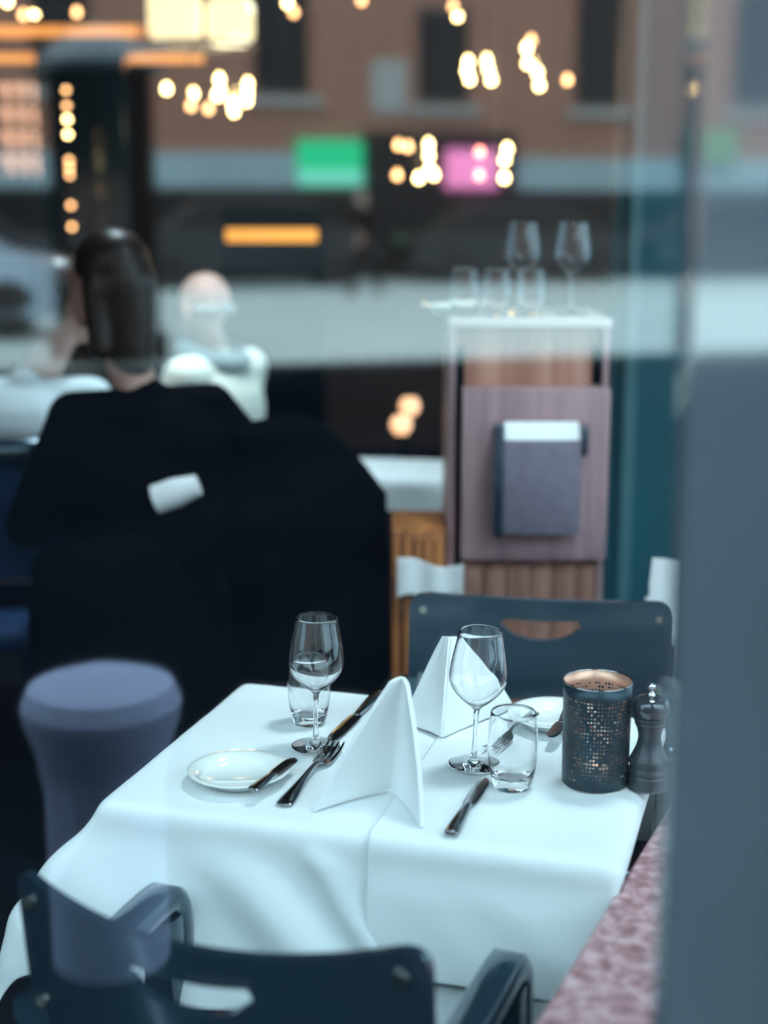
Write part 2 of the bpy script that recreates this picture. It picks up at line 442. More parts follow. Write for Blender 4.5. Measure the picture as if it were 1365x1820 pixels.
def bar(pts, w, h, side=Vector((1, 0, 0))):
    """flat bar through points, w across side, h thick, rounded a little"""
    m = MB(); secs = []; n = len(pts)
    for i, p in enumerate(pts):
        d = (pts[min(i + 1, n - 1)] - pts[max(i - 1, 0)]).normalized(); nn = side.cross(d).normalized()
        c = .25
        prof = [(-1, -1 + 2 * c), (-1, 1 - 2 * c), (-1 + c, 1), (1 - c, 1), (1, 1 - 2 * c), (1, -1 + 2 * c), (1 - c, -1), (-1 + c, -1)]
        secs.append([p + side * (w / 2 * a) + nn * (h / 2 * b) for a, b in prof])
    m.loft(secs); return m
def make_armchair(name, tip=.16):
    r = empty(name)
    chair_back().build('backrest', M['lacquer'], r, angle=50)
    for sx in (-1, 1):
        for z in (.80, .665 + .01):
            x = sx * .215; y = -.14 - .062 * (1 - (x / .24) ** 2) - .11 * (z - .72)
            for sd in (1,):
                MB().tube([(x, y - .012, z), (x, y + .012, z)], .0065, 16).build('rivet', M['rivet'], r)
    for sx in (-1, 1):
        x = sx * .232
        pts = bezier_pts([(x, -.155, .655), (x, 0, .655), (x, tip - .045, .66), (x, tip - .012, .650), (x, tip, .615), (x, tip - .004, .52), (x, tip - .01, .43)], 6)
        bar(pts, .048, .034).build('arm', M['lacquer'], r, angle=60)
        bar([Vector((x, tip - .022, .635)), Vector((x, tip - .022, .44)), Vector((x, tip - .015, .0))], .044, .056).build('leg', M['lacquer'], r)
        bar([Vector((x * .93, -.150, .625)), Vector((x * .93, -.150, .56)), Vector((x * .93, -.155, .44)), Vector((x * .95, -.20, 0))], .034, .026).build('leg', M['lacquer'], r)
    MB().box(-.225, .225, -.17, tip + .005, .415, .455, bev=.012, seg=3).build('seat', M['lacquer'], r)
    MB().box(-.21, .21, -.15, tip - .005, .456, .485, bev=.014, seg=3).build('seat_pad', M['black'], r)
    return r
def place(o, loc, fwd):
    """stand o at loc, its front facing fwd"""
    o.location = loc; o.rotation_euler = (0, 0, math.atan2(fwd[1], fwd[0]) - math.pi / 2); return o
near = make_armchair('armchair')
f = Vector((.371, .928, 0)); rr = Vector((.928, -.371, 0))
place(near, Vector((-.072, 1.694, 0)) + rr * .014 - f * .165, f)
tag(near, 'dark lacquered armchair nearest the window, its slotted back toward the street', 'chair', 'slotted lacquer armchairs at the table')
far = copy_tree(near)
f2 = Vector((-.154, -.988, 0))
place(far, Vector((.28, 2.545, 0)) + f2 * .12, f2)
tag(far, 'dark glossy armchair across the table in front of the sideboard', 'chair')

# ------------------------------------------------------------------ the laid table
U = Vector((.282, .959, 0)); V = Vector((.959, -.282, 0)); T0 = Vector((-.391, 1.843, 0))
TW, TD, TZ = .705, .535, .750
def tb(a, b, z=0): return T0 + V * a + U * b + Vector((0, 0, z))
tbl = empty('dining_table', tb(TW / 2, TD / 2), math.atan2(V.y, V.x)); tag(tbl, 'square dining table under the white cloths, beside the granite ledge', 'table')
MB().box(-TW / 2 + .008, TW / 2 - .008, -TD / 2 + .008, TD / 2 - .008, .722, .744, bev=.004).build('tabletop', M['darkwood'], tbl)
MB().lathe([(0, .05), (.04, .05), (.035, .10), (.03, .4), (.03, .68), (.06, .722), (0, .722)], 32).build('pedestal', M['charcoal'], tbl)
MB().lathe([(0, 0), (.20, 0), (.20, .012), (.15, .025), (.05, .05), (0, .05)], 40).build('foot', M['charcoal'], tbl)
def cloth(name, A0, A1, B0, B1, drops, top, seed, flareL=0.0, res=.012, amp=1.0):
    """a cloth over the table: flat on top, rounding over each edge it passes and hanging in soft folds.
    drops = left, right, front, back overhang (None keeps it flat up to A0 / A1)"""
    l, r_, f_, b_ = drops
    a_lo = A0 - (l or 0); a_hi = A1 + (r_ or 0); b_lo = B0 - (f_ or 0); b_hi = B1 + (b_ or 0)
    na = int((a_hi - a_lo) / res); nb = int((b_hi - b_lo) / res)
    bm = bmesh.new(); grid = []; rad = .014
    for i in range(na + 1):
        rowv = []
        for j in range(nb + 1):
            a = a_lo + (a_hi - a_lo) * i / na; b = b_lo + (b_hi - b_lo) * j / nb
            ca = min(max(a, A0 + (rad if l else -9)), A1 - (rad if r_ else -9)); cb = min(max(b, B0 + rad), B1 - rad)
            da, db = a - ca, b - cb; d = math.hypot(da, db)
            z = top + .0012 * noise.noise(Vector((a * 9, b * 9, seed))) + .0007 * noise.noise(Vector((a * 30 + b * 25, b * 9, seed + 4)))
            # pressed fold lines across the top
            z += .0010 * math.exp(-((b - .27 + .03 * a) / .006) ** 2)
            if d < 1e-9: p = (a, b, z)
            else:
                ux, uy = da / d, db / d
                arc = rad * math.pi / 2
                if d < arc:
                    t = d / rad; off = rad * math.sin(t); dz = rad * (1 - math.cos(t))
                else:
                    h = d - arc; off = rad; dz = rad + h
                    corner = min(1.0, 2 * abs(ux * uy))
                    s = ca * 1.0 + cb * 1.7
                    wave = noise.noise(Vector((s * 5.5 - h * 4, h * 2.2, seed + 9))) * .085 + noise.noise(Vector((s * 11 - h * 12, h * 5, seed + 2))) * .034
                    fl = (.035 + wave * amp) * min(1, h / .06) * min(h, .30) / .30
                    # a soft diagonal fold falls from the front edge towards the right
                    fl -= .020 * math.exp(-((ca - (.25 + h * .75)) / .022) ** 2) * min(1, h / .03) * (1 if uy < -.5 and l else 0)
                    fl += .014 * math.exp(-((ca - (.30 + h * .75)) / .03) ** 2) * min(1, h / .03) * (1 if uy < -.5 and l else 0)
                    if ux < -.2: fl += flareL * (-ux) ** 1.3 * h * .10
                    fl += corner * h * .10 * (1 if ux < 0 else .10)
                    off += max(fl, .0015); dz = math.sqrt(max(1e-8, h * h - (fl) ** 2)) * (1 - .10 * corner) + rad
                    if l and ux <= .25:
                        # the front left corner of the cloth swings out to the left
                        wgt = math.exp(-max(0, ca - A0 - rad) / .07) * math.exp(-max(0, cb - B0 - rad) / .05) * (1 if ux < 0 else .8)
                        if uy > 0: wgt = 0
                        ex = .125 * (1 - math.exp(-h / .30)) * wgt * (1 - .7 * max(0, -uy if ux > -.05 else 0) * 0)
                        ca -= ex * (1 + ux * off * 2); dz -= (h - math.sqrt(max(0, h * h - ex * ex))) * .6
                p = (ca + ux * off, cb + uy * off, z - dz)
            rowv.append(bm.verts.new(tb(*p)))
        grid.append(rowv)
    for i in range(na):
        for j in range(nb):
            bm.faces.new((grid[i][j], grid[i + 1][j], grid[i + 1][j + 1], grid[i][j + 1]))
    m = MB(); m.bm.free(); m.bm = bm
    o = m.build(name, M['linen'], angle=180)
    sd = o.modifiers.new('thick', 'SOLIDIFY'); sd.thickness = .0012; sd.offset = -1
    ss = o.modifiers.new('soft', 'SUBSURF'); ss.levels = 1; ss.render_levels = 1
    return o
c1 = cloth('tablecloth', 0, TW, 0, TD, (.30, .022, .245, .20), TZ, 3.3, flareL=.75)
tag(c1, 'white tablecloth hanging in soft folds over the left and front of the table', 'tablecloth', 'white cloths on the table')
# the second cloth lies over the right half; its left hem runs straight over the top and down the front
c2 = cloth('tablecloth', .386, TW + .004, -.004, TD + .004, (None, .020, .178, .12), TZ + .0034, 8.1, amp=.35)
tag(c2, 'shorter white tablecloth laid over the right half with a straight seam', 'tablecloth', 'white cloths on the table')
TT = TZ + .0020; TT2 = TZ + .0054

def wine_glass(name, loc, tilt=(0, 0)):
    r = empty(name, loc); r.rotation_euler = (tilt[0], tilt[1], 0)
    out = [(0, .0), (.034, .0), (.0362, .0008), (.0355, .0016), (.020, .0026), (.010, .0050), (.0056, .0110), (.0038, .028), (.0036, .055), (.0042, .078), (.008, .086), (.019, .095), (.031, .107), (.0385, .119), (.0408, .130), (.0402, .142), (.0375, .160), (.0335, .180), (.0305, .197)]
    inn = [(.0300, .1978), (.0295, .197), (.0325, .180), (.0365, .160), (.0392, .142), (.0398, .130), (.0375, .120), (.030, .1085), (.018, .097), (.007, .0895), (0, .088)]
    def sm(p):
        q = bezier_pts([(x, 0, z) for x, z in p], 3); return [(max(0, v.x), v.z) for v in q]
    pr = [(0, 0)] + out[1:4] + sm(out[3:])[1:] + sm(inn)
    pr[-1] = (0, pr[-1][1])
    g = MB().lathe(pr, 64).build('bowl_and_stem', M['glass'], r, angle=60)
    return r
def tumbler(name, loc, sc=1.0):
    out = [(0, 0), (.0225, 0), (.0245, .0015), (.0278, .012), (.0310, .030), (.0330, .050), (.0330, .068), (.0315, .088), (.0295, .103)]
    inn = [(.0289, .1036), (.0284, .103), (.0303, .088), (.0317, .068), (.0317, .050), (.0297, .032), (.0265, .020), (.020, .0145), (0, .013)]
    q = [(max(0, v.x), v.z) for v in bezier_pts([(x, 0, z) for x, z in out], 3)] + [(max(0, v.x), v.z) for v in bezier_pts([(x, 0, z) for x, z in inn], 3)]
    q[-1] = (0, q[-1][1]); q[0] = (0, 0)
    q = [(a * sc, b * sc) for a, b in q]
    o = MB().lathe(q, 64).build(name, M['glass'], angle=60, loc=loc)
    return o
g1 = wine_glass('wine_glass', at(561, 1328, z=TT) + Vector((0, 0, .0012)), (0, R(.8)))
tag(g1, 'empty wine glass in the left part of the table before a tumbler', 'glass', 'stemmed glasses on the table')
g2 = wine_glass('wine_glass', at(841, 1362, z=TT2) + Vector((0, 0, .0028)), (0, R(2.4)))
tag(g2, 'empty wine glass standing right of the folded napkins', 'glass', 'stemmed glasses on the table')
t1 = tumbler('tumbler', at(550, 1283, z=TT)); tag(t1, 'clear water tumbler half hidden behind the left wine glass', 'glass', 'water tumblers on the table')
t2 = tumbler('tumbler', at(910, 1397, z=TT2), 1.04); tag(t2, 'clear water tumbler standing in front near the perforated candle holder', 'glass', 'water tumblers on the table')

# napkins: two wings of folded cloth meeting at an upright crease
def napkin(name, crease, left, right, apex, tipw, label, bulge=.010):
    base = Vector(((crease[0] + left[0] + right[0]) / 3, (crease[1] + left[1] + right[1]) / 3, crease[2]))
    e = empty(name, base); tag(e, label, 'napkin', 'folded standing napkins')
    mid = (Vector(left) + Vector(right)) / 2 - Vector(crease)
    back = -Vector((mid.x, mid.y, 0)).normalized()
    for k, cor in enumerate((left, right)):
        n = 14; bm = bmesh.new(); g = []
        C = Vector(crease) - base; L = Vector(cor) - base; A = Vector(apex) - base
        side = (L - C); side.z = 0; side.normalize()
        for i in range(n + 1):
            s = i / n; row = []
            for j in range(n + 1):
                t = j / n
                foot = C.lerp(L, s)
                tip = A + side * tipw * s + Vector((0, 0, -.004 * s * s))
                p = foot.lerp(tip, t)
                p += back * bulge * math.sin(math.pi * s) * math.sin(math.pi * (1 - t) * .8)      # each wing bows a little
                p += side * .012 * s * math.sin(math.pi * t) * (1 if k else .25)
                p += back * .0022 * noise.noise(Vector((s * 4, t * 5, k * 3 + crease[0] * 9)))
                row.append(bm.verts.new(p))
            g.append(row)
        for i in range(n):
            for j in range(n): bm.faces.new((g[i][j], g[i + 1][j], g[i + 1][j + 1], g[i][j + 1]))
        m = MB(); m.bm.free(); m.bm = bm
        o = m.build('wing', M['napkin'], e, angle=180)
        sd = o.modifiers.new('thick', 'SOLIDIFY'); sd.thickness = .0062; sd.offset = 0
        bv = o.modifiers.new('bev', 'BEVEL'); bv.width = .0024; bv.segments = 3; bv.limit_method = 'ANGLE'
    return e
TN = TT2 + .0005
ap = at(716, 1203, Y=1.868)
napkin('folded_napkin', at(694, 1400, z=TN), at(556, 1441, z=TT), at(751, 1470, z=TN), ap, .021,
       'white napkin folded to a standing tent, the nearer one, crease toward the chair')
ap2 = at(800, 1132, Y=2.135)
napkin('folded_napkin', at(786, 1310, z=TN), at(716, 1285, z=TT + .002), at(912, 1258, z=TN), ap2, .016,
       'white napkin folded to a standing tent, the farther one, partly seen through glass', bulge=-.008)

def plate(name, loc, R0=.0705):
    k = R0 / .0705
    q = [(0, .002), (.040, .002), (.042, .0), (.045, .0010), (.050, .008), (.0705, .0160), (.0714, .0172), (.0700, .0182), (.062, .0160), (.0525, .0128), (.0485, .0085), (.045, .0052), (0, .0046)]
    return MB().lathe([(a * k, b * k) for a, b in q], 72).build(name, M['china'], loc=loc, angle=70)
p1 = plate('bread_plate', at(425, 1386, z=TT)); tag(p1, 'white bread plate with a butter knife lying across it, left of the near napkin', 'plate', 'bread plates')
p2 = plate('bread_plate', at(985, 1285, z=TT2)); tag(p2, 'white bread plate mostly hidden behind the perforated candle holder', 'plate', 'bread plates')

def cutlery_frame(o, p, q):
    """handle end at p, tip towards q"""
    d = Vector(q) - Vector(p); o.location = p
    o.rotation_euler = (0, 0, 0)
    o.rotation_mode = 'QUATERNION'; o.rotation_quaternion = d.to_track_quat('Y', 'Z')
def strip(stations, n=10):
    """(y, half width left, half width right, half thickness, z)"""
    secs = []
    for y, wl, wr, h, z in stations:
        ring = []
        for k in range(n):
            a = 2 * math.pi * k / n; cx = math.cos(a); sz = math.sin(a)
            ring.append((cx * (wr if cx > 0 else wl), y, z + sz * h))
        secs.append(ring)
    return MB().loft(secs)
def interp(st, m=4):
    ps = [Vector((a[0], a[1], a[2])) for a in st]; qs = [Vector((a[0], a[3], a[4])) for a in st]
    P1 = bezier_pts(ps, m); Q1 = bezier_pts(qs, m)
    return [(p.x, max(p.y, 3e-4), max(p.z, 3e-4), max(q.y, 2e-4), q.z) for p, q in zip(P1, Q1)]
def knife(name, p, q, s=1.0, wide=1.15):
    e = empty(name)
    h = strip(interp([(0, .004, .004, .003, .0046), (.004, .0082, .0082, .0042, .0048), (.03, .0080, .0080, .0042, .0048), (.07, .0062, .0062, .0038, .0048), (.094, .0050, .0050, .0034, .0046), (.100, .0044, .0044, .0030, .0044)]), 14)
    h.build('handle', M['steel'], e, angle=70)
    b = strip(interp([(.099, .0050, .0050, .0022, .0042), (.104, .0070, .0078, .0012, .0036), (.13, .0072, .0098, .0009, .0030), (.17, .0066, .0100, .0008, .0026), (.192, .0040, .0088, .0007, .0022), (.202, .0006, .0040, .0005, .0020)]), 10)
    b.build('blade', M['steel'], e, angle=30)
    e.scale = (s * wide, s, s); cutlery_frame(e, p, q); return e
def fork(name, p, q, s=1.0, wide=1.0):
    e = empty(name)
    h = strip(interp([(0, .004, .004, .0012, .0022), (.004, .0098, .0098, .0018, .0026), (.02, .0096, .0096, .0020, .0040), (.06, .0056, .0056, .0022, .0074), (.10, .0034, .0034, .0024, .0105), (.118, .0036, .0036, .0022, .0100), (.126, .0062, .0062, .0018, .0080), (.134, .0112, .0112, .0014, .0055), (.146, .0126, .0126, .0012, .0042)]), 14)
    h.build('handle', M['steel'], e, angle=60)
    for k in range(4):
        x = -.0105 + .0070 * k
        m = MB(); secs = []
        for y, w, z in ((.144, .0024, .0042), (.16, .0020, .0034), (.178, .0017, .0048), (.192, .0014, .0080), (.198, .0006, .0098)):
            secs.append([(x - w, y, z - .0009), (x + w, y, z - .0009), (x + w, y, z + .0009), (x - w, y, z + .0009)])
        m.loft(secs); m.build('tine', M['steel'], e, angle=30)
    e.scale = (s, s, s); cutlery_frame(e, p, q); return e
k = knife('butter_knife', at(449, 1408, z=TT + .0165), at(517, 1352, z=TT + .0185), .62, 1.7)
k.rotation_quaternion = k.rotation_quaternion @ Matrix.Rotation(R(8), 3, 'Y').to_quaternion()
tag(k, 'small butter knife lying across the left bread plate', 'knife', 'knives on the table')
k = fork('table_fork', at(503, 1434, z=TT), at(597, 1332, z=TT), 1.12); tag(k, 'steel table fork lying between the bread plate and the near napkin', 'fork', 'forks on the table')
k = knife('table_knife', at(800, 1488, z=TT2), at(861, 1383, z=TT2), .98); tag(k, 'steel table knife lying right of the near napkin before the tumbler', 'knife', 'knives on the table')
k = knife('table_knife', at(674, 1236, z=TT), at(595, 1314, z=TT), 1.10); tag(k, 'steel table knife at the back left, its handle hidden by the near napkin', 'knife', 'knives on the table')
k = fork('table_fork', at(958, 1266, z=TT2), at(902, 1313, z=TT2), 1.0); tag(k, 'steel fork seen through the right tumbler, tines toward the wine glass', 'fork', 'forks on the table')
k = knife('butter_knife', at(1012, 1262, z=TT2 + .0165), at(980, 1316, z=TT2 + .0185), .66, 1.6); tag(k, 'butter knife on the bread plate beside the candle holder', 'knife', 'knives on the table')

# perforated candle holder
cl = at(1057, 1388, z=TT2)
ch = empty('candle_holder', cl); tag(ch, 'teal grey perforated steel candle holder, copper coloured inside, beside the pepper mill', 'candle holder')
bm = bmesh.new(); uvl = bm.loops.layers.uv.new('UVMap'); ins = bm.verts.layers.float.new('inside')
H, R0, R1, seg = .145, .0455, .0468, 96
rows = []
for (rad0, inside) in ((0, 0.0), (-.0009, 1.0)):
    rr_ = []
    for j in range(9):
        ring = []
        for i in range(seg):
            t_ = j / 8; rad = R0 + (R1 - R0) * t_ + rad0; a = 2 * math.pi * i / seg
            v = bm.verts.new((rad * math.cos(a), rad * math.sin(a), .001 + H * t_)); v[ins] = inside; ring.append(v)
        rr_.append(ring)
    rows.append(rr_)
def uvface(vs, uvs, flip=False):
    if flip: vs = vs[::-1]; uvs = uvs[::-1]
    fc = bm.faces.new(vs); fc.smooth = True
    for lp, q in zip(fc.loops, uvs): lp[uvl].uv = q
for w_ in (0, 1):
    for j in range(8):
        for i in range(seg):
            i2 = (i + 1) % seg
            uvface([rows[w_][j][i], rows[w_][j][i2], rows[w_][j + 1][i2], rows[w_][j + 1][i]], [(i / seg, j / 8), ((i + 1) / seg, j / 8), ((i + 1) / seg, (j + 1) / 8), (i / seg, (j + 1) / 8)], w_ == 1)
for j, v_ in ((0, 0.0), (8, 1.0)):
    for i in range(seg):
        i2 = (i + 1) % seg
        uvface([rows[0][j][i], rows[1][j][i], rows[1][j][i2], rows[0][j][i2]], [(0, v_)] * 4, j == 8)
me = bpy.data.meshes.new('perforated_sleeve'); bm.to_mesh(me); bm.free(); me.materials.append(M['sleeve'])
o = bpy.data.objects.new('perforated_sleeve', me); col.objects.link(o); o.parent = ch
q = [(R1 * math.cos(2 * math.pi * i / 96), R1 * math.sin(2 * math.pi * i / 96), .001 + H) for i in range(97)]
MB().tube(q, .0011, 8).build('rim', M['steel'], ch)
cup = MB().lathe([(0, .001), (.030, .001), (.031, .004), (.031, .058), (.0295, .058), (.0295, .006), (0, .004)], 40).build('glass_cup', M['glass'], ch)
MB().lathe([(0, .0065), (.019, .0065), (.019, .022), (.017, .022), (.016, .019), (0, .019)], 32).build('tealight', M['wax'], ch)
MB().lathe([(0, .020), (.003, .023), (.0042, .028), (.003, .036), (.001, .042), (0, .043)], 16).build('flame', M['flame'], ch)

# pepper mill
pmill = empty('pepper_mill', at(1151, 1397, z=TT2)); tag(pmill, 'charcoal turned wooden pepper mill with a chrome knob, right of the candle holder', 'pepper mill')
q = [(0, 0), (.0262, 0), (.0270, .002), (.0270, .016), (.0258, .019), (.0268, .022), (.0268, .026), (.0252, .030), (.0262, .034), (.0262, .040), (.0225, .048), (.0175, .060), (.0155, .072), (.0175, .084), (.0212, .092), (.0205, .0945), (.0225, .097), (.0225, .100), (.0210, .1025), (0, .1025)]
MB().lathe([(max(0, v.x), v.z) for v in bezier_pts([(a, 0, b) for a, b in q], 3)][:-1] + [(0, .1025)], 48).build('body', M['charcoal'], pmill, angle=50)
q = [(0, .103), (.0205, .103), (.0235, .106), (.0250, .112), (.0245, .119), (.0215, .125), (.015, .129), (.006, .131), (0, .131)]
MB().lathe([(max(0, v.x), v.z) for v in bezier_pts([(a, 0, b) for a, b in q], 3)][:-1] + [(0, .131)], 48).build('head', mat('glossy_mill_head', (.05, .06, .07), .12, .3, coat=1), pmill, angle=60)
q = [(0, .131), (.0055, .131), (.0050, .133), (.0028, .136), (.0030, .139), (.0052, .141), (.0056, .144), (.0040, .147), (0, .1475)]
MB().lathe(q, 32).build('knob', M['chrome'], pmill, angle=70)

# ------------------------------------------------------------------ sideboard with glasses
sb = empty('sideboard', (.328, 3.47, 0)); tag(sb, 'tall narrow reddish wooden waiter station with glasses on top', 'sideboard')
X0, X1, Z1 = -.180, .180, 1.282
MB().box(X0, X1, -.150, .17, .06, Z1 - .02, bev=.003).build('body', M['wood'], sb)
MB().box(X0 - .004, X1 + .004, -.180, .175, Z1 - .02, Z1, bev=.004).build('top_board', mat('pale_top', (.55, .47, .44), .3), sb)
MB().box(X0, X0 + .014, -.176, -.150, .06, Z1 - .02).build('side_panel', M['woodgrey'], sb)
MB().box(X1 - .014, X1, -.176, -.150, .06, Z1 - .02).build('side_panel', M['woodgrey'], sb)
MB().box(X0 + .014, X0 + .034, -.160, -.150, .52, 1.22).build('shadow_gap', M['black'], sb)
MB().box(X1 - .034, X1 - .014, -.160, -.150, 1.135, 1.22).build('shadow_gap', M['black'], sb)
MB().box(-.152, .180, -.215, -.155, .735, 1.130, bev=.004).build('drawer', M['woodgrey'], sb)
pk = MB().box(-.062, .112, -.262, -.216, .805, 1.020, bev=.004).build('napkin_pocket', mat('grey_pocket', (.19, .165, .215), .5, var=.15, scale=30), sb)
MB().box(-.084, -.062, -.270, -.216, .800, 1.055, bev=.005).build('pocket_side', M['lacquer'], sb)
MB().box(.112, .126, -.270, -.216, .985, 1.055, bev=.005).build('pocket_side', M['lacquer'], sb)
MB().loft([[(x, -.262, .990), (x, -.222, .990), (x, -.221, 1.056), (x, -.250, 1.034)] for x in (-.058, .108)]).build('napkin_stack', M['paper'], sb)
for i in range(6): MB().box(-.150 + .0545 * i, -.150 + .0545 * i + .052, -.168, -.151, .08, .715, bev=.003).build('slat', M['wood'], sb)
def small_glass(kind, px, py, Y, lab, grp):
    p = at(px, py, Y=Y); p.z = Z1
    if kind == 'w': o = wine_glass('wine_glass', p)
    else: o = tumbler('tumbler', p, 1.05)
    if kind == 'w': o.scale = (1.07, 1.07, 1.07)
    tag(o, lab, 'glass', grp); return o
small_glass('w', 927, 560, 3.42, 'left wine glass on the wooden waiter station', 'wine glasses on the waiter station')
small_glass('w', 1015, 560, 3.42, 'right wine glass on the wooden waiter station', 'wine glasses on the waiter station')
for i, (x, lb) in enumerate(((826, 'leftmost tumbler on the wooden waiter station'), (882, 'second tumbler from the left on the waiter station'), (942, 'tumbler below the left wine glass on the waiter station'))):
    small_glass('t', x, 555, 3.36, lb, 'tumblers on the waiter station')
pl = plate('serving_plate', (.170, 3.45, Z1 + .0), .085); tag(pl, 'white round plate at the left end of the waiter station top', 'plate')

# low slatted wooden chest left of the sideboard, white cloth over its front
lc = empty('wooden_chest', (.080, 3.36, 0)); tag(lc, 'low orange brown slatted chest left of the waiter station', 'chest')
MB().box(-.062, .062, -.10, .14, .04, .800, bev=.004).build('body', M['wood2'], lc)
for i in range(5): MB().box(-.060 + .0245 * i, -.060 + .0245 * i + .020, -.110, -.101, .05, .790, bev=.002).build('slat', M['wood2'], lc)
wc = MB()
secs = []
for i in range(13):
    t_ = i / 12
    x = -.050 + .150 * t_
    zb = .655 + .010 * math.sin(9 * t_); zt = .735 + .012 * math.sin(5 * t_ + 1)
    y = -.125 - .006 * math.sin(14 * t_)
    secs.append([(x, y, zb), (x, y - .008, zb), (x, y - .012, zt), (x, y, zt)])
wc.loft(secs); o = wc.build('folded_cloth', M['linen'], loc=lc.location); tag(o, 'white cloth hanging on the front of the slatted chest', 'cloth')

# ------------------------------------------------------------------ people
def remeshed(m, name, mt, parent, vox=.012, it=4):
    o = m.build(name, mt, parent, angle=180)
    r = o.modifiers.new('one_skin', 'REMESH'); r.mode = 'VOXEL'; r.voxel_size = vox; r.use_smooth_shade = True
    s = o.modifiers.new('smooth', 'SMOOTH'); s.factor = .5; s.iterations = it
    return o
def hand(m, wrist, d, up, side):
    """palm with five bent fingers; d points along the hand"""
    d = d.normalized(); sd = d.cross(up).normalized() * side; up = sd.cross(d).normalized() * side
    c = wrist + d * .045
    m.cap(wrist, wrist + d * .03, .026, .028); 
    for k in range(4):
        o_ = sd * (-.030 + .020 * k); m.cap(c - d * .02 + o_, c + d * .035 + o_, .013, .012, 8)
        L = (.066, .074, .070, .054)[k]
        a = c + d * .035 + o_; b = a + d * L * .5 - up * .006; e = b + d * L * .42 - up * .018
        m.cap(a, b, .0100, .0092, 8); m.cap(b, e, .0092, .0078, 8)
    a = c - d * .02 - sd * .032; b = a + (d * .6 - sd * .75).normalized() * .036; e = b + (d * .9 - sd * .3).normalized() * .030
    m.cap(a, b, .013, .011, 8); m.cap(b, e, .011, .009, 8)
def person(name, loc, yaw, J, top, trous, hair='short', hairm='hair', vox=.011, sleeve=1.0, shoulder=.18, torso=1.0):
    """J: joints in the figure's own frame (x right, y forward, z up)"""
    r = empty(name, loc, yaw); J = {k: Vector(v) for k, v in J.items()}
    b = MB(); hd = J['head']; look = (J.get('look', Vector((0, 1, 0)))).normalized(); sr = look.cross(Vector((0, 0, 1))).normalized()
    rotm = Matrix((sr, look, sr.cross(look))).transposed().to_4x4()
    def hp(x, y, z): return hd + sr * x + look * y + Vector((0, 0, z))
    b.cap(J['chest'] + Vector((0, 0, .08)), hp(0, -.015, -.06), .056, .050)
    b.ell(hp(0, -.015, .025), (.074, .092, .088), 24, rotm); b.ell(hp(0, .025, -.035), (.055, .062, .072), 20, rotm)
    b.ell(hp(0, .050, -.078), (.030, .026, .022), 12, rotm)
    b.cap(hp(0, .078, .01), hp(0, .098, -.028), .008, .013, 10)
    b.ell(hp(0, .082, -.058), (.022, .010, .007), 10, rotm)
    b.ell(hp(0, .070, .030), (.050, .014, .010), 12, rotm)
    for s in (-1, 1):
        b.ell(hp(s * .076, -.008, -.01), (.010, .020, .032), 10, rotm); b.ell(hp(s * .028, .074, .008), (.012, .009, .007), 10, rotm)
    b.cap(J['pelvis'], J['chest'], .12, .12)
    for s, q in (('L', -1), ('R', 1)):
        b.cap(J['chest'] + Vector((0, 0, .04)), J['sh' + s], .06, .045); b.cap(J['sh' + s], J['el' + s], .045, .036); b.cap(J['el' + s], J['wr' + s], .036, .024)
        hand(b, J['wr' + s], J['wr' + s] - J['el' + s], Vector((0, 0, 1)), q)
        b.cap(J['pelvis'], J['kn' + s], .08, .055); b.cap(J['kn' + s], J['an' + s], .052, .036)
        b.cap(J['an' + s] + Vector((0, -.03, -.045)), J['an' + s] + Vector((0, .12, -.055)), .032, .026)
    remeshed(b, 'body', M['skin'], r, min(vox, .008))
    c = MB()
    c.ell(J['pelvis'] + Vector((0, 0, .04)), (.17 * torso, .13 * torso, .12), 20); mid = (J['pelvis'] + J['chest']) / 2
    c.ell(mid, (.165 * torso, .125 * torso, .17), 20); c.ell(J['chest'] + Vector((0, 0, -.05)), (.19 * torso, .135 * torso, .18), 20)
    for s in 'LR':
        c.cap(J['chest'] + Vector((0, 0, .06)), J['sh' + s], .075, .066)
        e = J['el' + s].lerp(J['wr' + s], max(0, sleeve - .001) * .9 if sleeve >= 1 else 0)
        c.cap(J['sh' + s], J['el' + s].lerp(J['sh' + s], 0 if sleeve >= .8 else .25), .064, .054)
        if sleeve >= 1: c.cap(J['el' + s], e, .054, .040)
    c.cap(J['chest'] + Vector((0, 0, .05)), J['chest'] + Vector((0, 0, .10)), .085, .066)
    remeshed(c, 'shirt' if top != 'black' else 'jacket', M[top], r, vox)
    t = MB(); t.ell(J['pelvis'], (.175, .145, .13), 20)
    for s in 'LR':
        t.cap(J['pelvis'].lerp(J['kn' + s], .15), J['kn' + s], .098, .070); t.cap(J['kn' + s], J['an' + s], .068, .052)
    remeshed(t, 'trousers', M[trous], r, vox)
    for s in 'LR':
        sh = MB(); a = J['an' + s]; sh.cap(a + Vector((0, -.035, -.040)), a + Vector((0, .13, -.050)), .040, .032)
        remeshed(sh, 'shoe', M['black'], r, .012)
    if hair != 'bald':
        h = MB(); h.ell(hp(0, -.030, .045), (.086, .096, .088), 24, rotm); h.ell(hp(0, -.060, -.01), (.078, .060, .085), 20, rotm)
        if hair == 'long':
            h.cap(hp(0, -.07, .0), hp(0, -.085, -.17), .075, .055)
            for s in (-1, 1): h.cap(hp(s * .062, -.03, .0), hp(s * .07, -.04, -.15), .036, .026)
        if hair == 'bun': h.ell(hp(0, -.13, .04), .045, 16)
        remeshed(h, 'hair', M[hairm], r, .009)
    else:
        h = MB()
        for s in (-1, 1): h.cap(hp(s * .072, -.05, -.005), hp(s * .035, -.098, -.015), .014, .018)
        h.cap(hp(.035, -.098, -.015), hp(-.035, -.098, -.015), .018, .018)
        remeshed(h, 'hair', M['greyhair'], r, .008)
    return r
